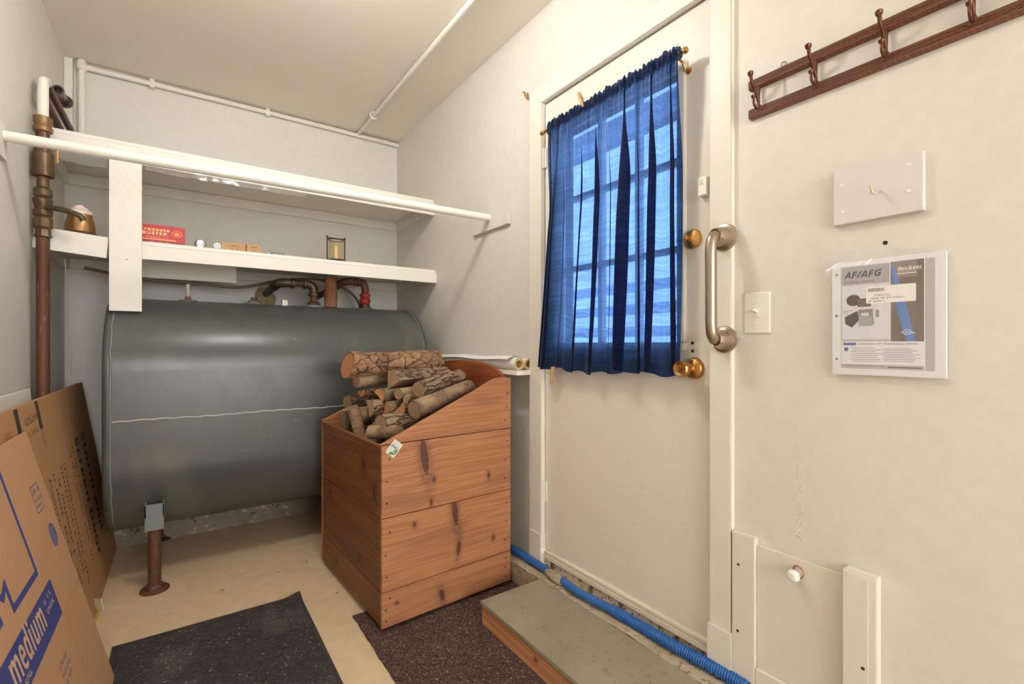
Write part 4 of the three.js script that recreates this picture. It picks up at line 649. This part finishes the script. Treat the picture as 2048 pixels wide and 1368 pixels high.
log('split log with a bright orange end in the middle of the pile', [-0.61, 0.876, 1.34], [-0.28, 0.88, 1.3], 0.036, { kind: 'half', bark: 'smooth', end: 'bright', roll: 0.7, seed: 6 });
log('thin round log between the orange-ended log and the ridged log', [-0.565, 0.884, 1.45], [-0.25, 0.89, 1.42], 0.025, { bark: 'smooth', seed: 7 });
log('dark thin slab standing tilted before the thin round log', [-0.55, 0.866, 1.51], [-0.3, 0.82, 1.46], 0.03, { kind: 'half', bark: 'ridged', end: 'grey', roll: -1.2, seed: 8 });
log('split log with an oval pale end below the orange-ended log', [-0.66, 0.822, 1.36], [-0.3, 0.80, 1.33], 0.04, { kind: 'half', bark: 'ridged', end: 'grey', roll: 1.2, seed: 9 });
log('short round log behind the upright stick at the bin front', [-0.7, 0.785, 1.3], [-0.35, 0.785, 1.27], 0.036, { bark: 'smooth', seed: 10 });
log('stubby stick standing upright at the left front of the bin', [-0.695, 0.66, 1.36], [-0.72, 0.825, 1.30], 0.025, { straight: true, bark: 'smooth', seed: 11 });
log('leaning split slab at the far left corner of the bin', [-0.70, 0.66, 1.16], [-0.715, 0.805, 1.21], 0.03, { kind: 'half', bark: 'smooth', roll: 2.6, seed: 12, straight: true });
log('round mossy log end at the far left of the pile', [-0.70, 0.825, 1.14], [-0.3, 0.83, 1.12], 0.036, { bark: 'ridged', seed: 13 });
log('split log with a brown oval end low in the middle of the pile', [-0.61, 0.812, 1.425], [-0.3, 0.81, 1.4], 0.035, { kind: 'half', bark: 'smooth', end: 'orange', roll: 1.9, seed: 14 });
log('split log with a tall tan end left of the pale smooth log', [-0.575, 0.82, 1.5], [-0.3, 0.82, 1.46], 0.036, { kind: 'half', bark: 'ridged', end: 'orange', roll: 2.4, seed: 15 });
log('ridged bark log lying low behind the price sticker corner', [-0.67, 0.768, 1.52], [-0.35, 0.775, 1.52], 0.042, { bark: 'ridged', end: 'grey', seed: 16 });
log('short log lying across the front at the price sticker corner', [-0.62, 0.742, 1.6], [-0.69, 0.73, 1.46], 0.03, { straight: true, bark: 'smooth', end: 'grey', seed: 17 });
log('dark reddish split piece under the slim pale log', [-0.665, 0.878, 1.25], [-0.3, 0.882, 1.22], 0.028, { kind: 'half', bark: 'pine', end: 'orange', roll: 3.0, seed: 18 });
log('weathered short log half hidden at the bottom of the pile front', [-0.70, 0.71, 1.48], [-0.4, 0.7, 1.4], 0.034, { bark: 'smooth', end: 'grey', seed: 19 });
log('brown split billet between the upright stick and the oval-ended log', [-0.69, 0.735, 1.27], [-0.36, 0.735, 1.25], 0.04, { kind: 'half', bark: 'ridged', end: 'grey', roll: 1.4, seed: 31 });
log('round log end low behind the leaning slab', [-0.69, 0.74, 1.07], [-0.36, 0.75, 1.14], 0.04, { bark: 'smooth', end: 'grey', seed: 32 });
log('small round log end beside the ridged low log', [-0.655, 0.735, 1.42], [-0.36, 0.735, 1.44], 0.036, { bark: 'smooth', end: 'orange', seed: 33 });
for (const [k, z] of [[0, 1.06], [1, 1.16], [2, 1.26], [3, 1.36], [4, 1.46], [5, 1.58]]) log(['buried log nearest the far side of the bin', 'second buried log from the far side of the bin', 'third buried log from the far side of the bin', 'third buried log from the near side of the bin', 'second buried log from the near side of the bin', 'buried log nearest the near side of the bin'][k], [-0.69, 0.60 + 0.01 * (k % 2), z], [-0.16, 0.68 + 0.02 * (k % 2), z - 0.02], 0.048, { bark: k % 2 ? 'ridged' : 'smooth', seed: 20 + k, straight: true });

// ---------------------------------------------------------------- cartons leaning on the left wall
function carton(o, len, h, th, tMap, base) {         // local: x = thickness (front +x), y up, z from 0 to len; print on the front
  mesh('sheet', bx(-th, 0, 0, h, 0, len, 0.002, 0.5), base, o);
  const g = new THREE.PlaneGeometry(len - 0.003, h - 0.003); g.rotateY(Math.PI / 2); g.translate(0.0006, h / 2, len / 2); mesh('printed_face', g, M({ map: tMap, roughness: 0.82 }), o);
}
T.kraftB = kraft(561, S(184, 136, 92), S(172, 124, 82)); T.kraftC = kraft(567, S(196, 152, 112), S(186, 142, 102));
const kB = M({ map: T.kraftB, roughness: 0.82 }), kC = M({ map: T.kraftC, roughness: 0.82 });
const kraftFill = (c, w, h, base, seed) => { c.fillStyle = base; c.fillRect(0, 0, w, h); const r = rnd(seed); for (let i = 0; i < 9000; i++) { c.fillStyle = r() < 0.5 ? 'rgba(120,80,45,0.06)' : 'rgba(235,200,150,0.06)'; c.fillRect(r() * w, r() * h, 2 + 10 * r(), 1 + 3 * r()); } };
{
  const len = 2.08, h = 0.915, smax = 0.13 + len, PX = 740;
  const t = canvas(Math.round(len * PX), Math.round(h * PX), (c, w, H) => {
    kraftFill(c, w, H, '#b5875a', 3);
    const at = (s, tt) => [(smax - s) * PX, (h - tt) * PX];
    const down = (txt, s, tt, px, bold, fit) => { const [x, y] = at(s, tt); c.save(); c.translate(x, y); c.rotate(Math.PI / 2); c.font = (bold ? 'bold ' : '') + px + 'px sans-serif'; const k = fit ? fit * PX / c.measureText(txt).width : 1; c.scale(k, 1); c.fillText(txt, 0, 0); c.restore(); };
    c.fillStyle = '#2b1f18'; down('Storm and', 0.45, 0.70, 80, true, 0.5); down('Screen Door', 0.62, 0.70, 80, true, 0.56);
    c.fillStyle = '#3a2a20'; const downPrint = (s, tt, len, hh, sd) => { const [x, y] = at(s, tt); c.save(); c.translate(x, y); c.rotate(Math.PI / 2); smallPrint(c, 0, 0, len * PX, hh, sd); c.restore(); }; c.globalAlpha = 0.75; downPrint(0.70, 0.68, 0.46, 22, 45); downPrint(0.765, 0.68, 0.5, 22, 47);
    [[49, 0.92, 0.5], [51, 1.05, 0.5], [0, 1.18, 0.34]].forEach(([x, s, f]) => { down('▪', s + 0.02, 0.7, 40, true); if (x) { downPrint(s, 0.64, f, 24, x); downPrint(s + 0.055, 0.64, f * 0.9, 24, x + 8); } else down('Assembled in the', s, 0.64, 46, false, f); });
    c.globalAlpha = 1; c.fillStyle = '#3b352e'; for (const s of [1.38, 1.12]) { const [x, y] = at(s, h); c.fillRect(x - 16, 0, 32, 0.1 * PX); } c.fillStyle = 'rgba(150,100,80,0.5)'; { const [x] = at(1.5, 0); c.fillRect(x - 24, 40, 48, 190); const [x2] = at(1.12, 0); c.fillRect(x2 - 16, 74, 32, 50); }
    c.fillStyle = '#6a4a36'; { const [x, y] = at(1.33, h - 0.03); smallPrint(c, x + 6, y + 26, 130, 24, 23); smallPrint(c, x + 26, y + 56, 96, 16, 25); }
  });
  const o = thing('door_carton', 'long flat storm door carton leaning on the left wall', 'carton', [-1.636, 0.001, 0.13]); o.rotation.z = Math.atan(0.155);
  carton(o, len, h, 0.022, t, kB);
  mesh('corner_tab', [bx(-0.02, 0.002, 0.0, 0.002, 0.62, 0.86, 0.0005), ((g) => { g.rotateY(0.7); g.translate(0.01, 0.02, 0.78); return g; })(bx(-0.001, 0.001, 0, 0.05, -0.03, 0.03, 0.0005))], M({ color: col(232, 226, 206), roughness: 0.6 }), o);
  mesh('yellow_strap', bx(0.0, 0.008, 0.001, 0.006, 0.66, 0.98, 0.001), M({ color: col(206, 178, 72), roughness: 0.5 }), o);
}
{
  const o = thing('white_panel', 'thin white panel standing behind the storm door carton', 'panel', [-1.752, 0.001, 0.86]); o.rotation.z = 0.09;
  mesh('sheet', bx(-0.012, 0, 0, 0.935, 0, 1.3, 0.002), M({ color: col(226, 220, 208), roughness: 0.6 }), o);
}
{
  const s0 = 1.42, len = 0.98, h = 0.862, smax = s0 + len, PX = 1040;
  const t = canvas(Math.round(len * PX), Math.round(h * PX), (c, w, H) => {
    kraftFill(c, w, H, '#c2956c', 7);
    const X = (s) => (smax - s) * PX, Y = (tt) => (h - tt) * PX, blue = '#3a4384';
    c.fillStyle = blue; c.fillRect(X(2.4), Y(0.477), X(1.672) - X(2.4), (0.105) * PX);
    c.fillStyle = '#d2ab84'; c.font = 'bold 104px sans-serif'; { const k = (X(1.8) - X(2.085)) / c.measureText('medium').width; c.save(); c.translate(X(2.085), Y(0.405)); c.scale(k, 1); c.fillText('medium', 0, 0); c.restore(); }
    smallPrint(c, X(2.06), Y(0.382), 86, 18, 27); smallPrint(c, X(1.775), Y(0.445), 76, 18, 29); smallPrint(c, X(1.775), Y(0.42), 76, 18, 31);
    c.strokeStyle = blue; c.lineWidth = 17; c.beginPath(); c.moveTo(X(1.748), Y(0.85)); c.lineTo(X(1.748), Y(0.528)); c.lineTo(X(1.955), Y(0.528)); c.lineTo(X(1.955), Y(0.588)); c.lineTo(X(1.99), Y(0.57)); c.lineTo(X(2.06), Y(0.64)); c.lineTo(X(2.4), Y(0.64)); c.stroke();
    c.fillStyle = blue; c.fillRect(X(2.4), Y(0.56), X(2.03) - X(2.4), 0.03 * PX);
    c.fillStyle = '#5a5a80'; c.beginPath(); c.ellipse(X(1.511), Y(0.552), 0.034 * PX, 0.036 * PX, 0, 0, 7); c.fill(); c.fillStyle = '#8d7f86'; for (let i = 0; i < 7; i++) c.fillRect(X(1.535), Y(0.575) + i * 9, 44, 3);
    c.strokeStyle = '#6f6478'; c.lineWidth = 4; c.beginPath(); c.roundRect(X(1.575), Y(0.715), 0.085 * PX, 0.076 * PX, 8); c.stroke(); c.fillStyle = '#55506e'; smallPrint(c, X(1.568), Y(0.69), 70, 20, 33); smallPrint(c, X(1.568), Y(0.668), 72, 12, 35); smallPrint(c, X(1.568), Y(0.65), 66, 12, 37);
    c.fillStyle = '#6a5a70'; [39, 41, 43].forEach((q, i) => smallPrint(c, X(1.83), Y(0.29 - i * 0.024), 84, 16, q));
  });
  const o = thing('moving_box', 'flattened cardboard moving box with a blue band, leaning on the carton', 'moving box', [-1.535, 0.001, s0]); o.rotation.z = Math.atan(0.25);
  // upper panel and the two flaps under it, with an open slit between them
  const face = (z0, z1, y0, y1, name) => {
    const p = new THREE.Group(); p.name = name; o.add(p);
    mesh('board', bx(-0.008, 0, y0, y1, z0, z1, 0.001, 0.5), kC, p);
    const g = new THREE.PlaneGeometry(z1 - z0 - 0.002, y1 - y0 - 0.002), uv = g.attributes.uv; for (let i = 0; i < uv.count; i++) uv.setXY(i, 1 - (z1 - (z1 - z0) * uv.getX(i)) / len, (y0 + (y1 - y0) * uv.getY(i)) / h);
    g.rotateY(Math.PI / 2); g.translate(0.0006, (y0 + y1) / 2, (z0 + z1) / 2); mesh('printed_face', g, M({ map: t, roughness: 0.82 }), p);
  };
  face(0, len, 0.366, h, 'box_panel'); face(0, 0.236, 0, 0.362, 'box_flap'); face(0.238, len, 0, 0.366, 'box_flap');
}

// ---------------------------------------------------------------- mats, step, hose
T.blackMat = (() => { const r = rnd(31), f = []; for (let i = 0; i < 900; i++) f.push([r(), r(), 0.0016 + 0.0045 * r() * r(), r() * 3.14, 0.5 + 0.5 * r()]); const G = {}; f.forEach((q) => { const k = Math.floor(q[0] * 40) + ',' + Math.floor(q[1] * 40); (G[k] ??= []).push(q); });
  return tex(1024, 1024, (u, v) => { const n = fbm(u, v, 110, 110, 2, 651), b = fbm(u, v, 6, 6, 4, 653); let c = mix(S(72, 66, 60), S(46, 42, 39), n); c = mix(c, S(104, 95, 87), 0.55 * ss(0.52, 0.8, b) * n * 1.6); const ku = Math.floor(u * 40), kv = Math.floor(v * 40);
    for (let i = -1; i <= 1; i++) for (let j = -1; j <= 1; j++) for (const [x, y, s, t, a] of G[(ku + i) + ',' + (kv + j)] ?? []) { const dx = u - x, dy = v - y, p = dx * Math.cos(t) + dy * Math.sin(t), q = dy * Math.cos(t) - dx * Math.sin(t); if (Math.abs(p) < s && Math.abs(q) < s * 0.28 + 0.0004) c = mix(c, S(214, 206, 192), a); } return c; }); })();
T.matBump = gray(512, 512, (u, v) => fbm(u, v, 120, 120, 2, 655));
const matPile = M({ map: T.blackMat, roughness: 0.95, bumpMap: T.matBump, bumpScale: 0.006 }), rubber = M({ color: col(62, 57, 53), roughness: 0.6 });
function matThing(name, label, x0, x1, z0, z1, turn, mat, lift, tile) {
  const w = x1 - x0, d = z1 - z0, o = thing(name, label, 'mat', [(x0 + x1) / 2, 0.0015, (z0 + z1) / 2]); o.rotation.y = turn;
  const bend = (x, z) => lift ? 0.014 * ss(0.07, 0.0, Math.hypot(w / 2 - x, z + d / 2)) : 0;
  const g = new THREE.BoxGeometry(w - 0.03, 0.006, d - 0.03, 60, 1, 60), p = g.attributes.position; for (let i = 0; i < p.count; i++) p.setY(i, p.getY(i) + 0.003 + bend(p.getX(i), p.getZ(i))); g.computeVertexNormals(); mesh('pile', uvBox(g, tile), mat, o);
  const strip = (a0, a1, b0, b1) => { const q = new THREE.BoxGeometry(a1 - a0, 0.003, b1 - b0, a1 - a0 > 0.1 ? 60 : 2, 1, b1 - b0 > 0.1 ? 60 : 2); q.translate((a0 + a1) / 2, 0.002, (b0 + b1) / 2); const s = q.attributes.position; for (let i = 0; i < s.count; i++) s.setY(i, s.getY(i) + bend(s.getX(i), s.getZ(i))); q.computeVertexNormals(); return q; };
  mesh('border', [strip(-w / 2, w / 2, -d / 2, -d / 2 + 0.017), strip(-w / 2, w / 2, d / 2 - 0.017, d / 2), strip(-w / 2, -w / 2 + 0.017, -d / 2, d / 2), strip(w / 2 - 0.017, w / 2, -d / 2, d / 2)], rubber, o);
}
matThing('floor_mat', 'black ribbed floor mat with pale lint before the tank', -1.56, -0.925, 1.215, 2.35, 0.0, matPile, true, 0.75);
T.brown = tex(1024, 1024, (u, v) => { const n = fbm(u, v, 150, 150, 2, 661), b = fbm(u, v, 5, 5, 3, 663), k = fbm(u, v, 200, 90, 2, 665); let c = mix(S(100, 72, 62), S(56, 38, 34), ss(0.25, 0.75, n)); if (k > 0.68) c = mix(c, S(178, 146, 126), ss(0.68, 0.8, k) * 0.9); return c.map((x) => x * (0.92 + 0.16 * b)); });
{ const o = thing('carpet_mat', 'brown speckled carpet mat under the firewood bin and step', 'mat', [-0.44, 0.001, 2.3]);
  const g = new THREE.BoxGeometry(0.69, 0.006, 1.56, 30, 1, 90), p = g.attributes.position; for (let i = 0; i < p.count; i++) { if (p.getX(i) < -0.34) p.setX(i, p.getX(i) + 0.004 * (fbm(mod(p.getZ(i) + 1, 1), 0.5, 40, 2, 3, 667) - 0.5) * 2); p.setY(i, p.getY(i) + 0.003); } g.computeVertexNormals();
  mesh('carpet', uvBox(g, 0.5), M({ map: T.brown, roughness: 0.98, bumpMap: T.matBump, bumpScale: 0.006 }), o); }
{
  const o = thing('door_step', 'low wooden step with a worn grey top below the door', 'step', [-0.24, 0.007, 1.868]);
  const pt = tex(512, 512, (u, v) => { const n = fbm(u, v, 5, 5, 5, 671), k = fbm(u, v, 30, 30, 3, 673), f = fbm(u, v, 90, 90, 2, 675); let c = mix(S(160, 150, 128), S(140, 130, 110), n); c = mix(c, S(122, 108, 88), 0.35 * ss(0.58, 0.85, k)); if (f > 0.88) c = mix(c, S(92, 74, 58), 0.7); return c; });
  mesh('tread', bx(-0.155, 0.145, 0.078, 0.093, 0, 1.15, 0.002, 0.7), M({ map: pt, roughness: 0.75, bumpMap: T.paintBump, bumpScale: 0.002 }), o);
  const pw = (s) => M({ map: pineTex(s, [S(214, 160, 112), S(188, 128, 84), S(176, 118, 78), S(124, 74, 46)], [[0.3, 0.5, 0.008, 0.1], [0.62, 0.35, 0.006, 0.12], [0.8, 0.7, 0.006, 0.08]]), roughness: 0.65, bumpMap: T.woodBump, bumpScale: 0.001 });
  const uvz = (g) => { const p = g.attributes.position, uv = g.attributes.uv; for (let i = 0; i < p.count; i++) uv.setXY(i, p.getZ(i) / 1.15, p.getY(i) / 0.09); return g; };
  mesh('riser_board', uvz(bx(-0.148, -0.11, 0, 0.078, 0.002, 1.148, 0.002)), pw(681), o);
  mesh('riser_board', uvz(bx(0.105, 0.143, 0, 0.078, 0.002, 1.148, 0.002)), pw(687), o);
  mesh('end_board', bx(-0.11, 0.105, 0, 0.078, 0.002, 0.04, 0.002, 0.3), pw(691), o); mesh('end_board', bx(-0.11, 0.105, 0, 0.078, 1.11, 1.148, 0.002, 0.3), pw(693), o);
}
{
  const blue = M({ color: col(44, 104, 176), roughness: 0.4 }), o = thing('blue_hose', 'blue hose lying on the ledge below the door', 'hose', [-0.05, 0.12, 1.3]);
  const path = [[0.002, 0.003, 0], [0.004, 0, 0.3], [0.006, -0.002, 0.52], [0.0, -0.002, 0.64], [-0.012, -0.001, 0.78], [0.0, 0.0, 0.9], [0.006, 0.0, 1.0], [0.01, 0.001, 1.2], [0.02, 0.002, 1.36], [0.024, 0.0, 1.44]];
  const c = new THREE.CatmullRomCurve3(path.map((p) => V(...p)));
  mesh('hose', new THREE.TubeGeometry(c, 120, 0.016, 16, false), blue, o);
  const coils = []; for (let i = 0; i < 60; i++) { const t = 0.66 + 0.335 * i / 59, q = c.getPointAt(t), d = c.getTangentAt(t), g = new THREE.TorusGeometry(0.0165, 0.0028, 6, 18); g.applyQuaternion(new THREE.Quaternion().setFromUnitVectors(V(0, 0, 1), d)); g.translate(q.x, q.y, q.z); coils.push(g); }
  mesh('corrugation', coils, blue, o);
  const g = new THREE.IcosahedronGeometry(0.026, 4), p = g.attributes.position; for (let i = 0; i < p.count; i++) { const v = V(p.getX(i), p.getY(i), p.getZ(i)).multiplyScalar(0.75 + 0.5 * fbm(p.getX(i) * 8 + 0.5, p.getY(i) * 8 + p.getZ(i) * 6 + 0.5, 6, 6, 3, 697)); p.setXYZ(i, v.x * 0.9, v.y * 0.75, v.z * 2.3); } g.computeVertexNormals(); g.translate(-0.004, -0.002, 0.62);
  tag(mesh('dirt_clump', g, concreteMat, o), 'clump of grey mortar on the hose');
}

// ---------------------------------------------------------------- ceiling lamp (above the frame)
{
  const o = thing('ceiling_lamp', 'round frosted ceiling lamp above the middle of the room', 'lamp', [LAMP[0], ROOM.h, LAMP[2]]);
  mesh('lamp_base', lathe([[0, 0], [0.15, 0], [0.15, -0.025], [0.14, -0.03], [0, -0.03]].reverse(), 40), whitePaint, o);
  mesh('lamp_dome', lathe([[0.0, -0.16], [0.06, -0.152], [0.11, -0.125], [0.14, -0.08], [0.142, -0.031], [0, -0.031]], 40), M({ color: 0xffffff, emissive: LAMP_COLOR, emissiveIntensity: 4, roughness: 0.4 }), o);
  const l = new THREE.PointLight(LAMP_COLOR, LAMP_POWER); l.position.set(0, LAMP[1] - ROOM.h + 0.03, 0); l.castShadow = true; l.shadow.radius = 4.5; l.name = 'lamp_bulb'; o.add(l);
}
renderer.render(scene, camera);
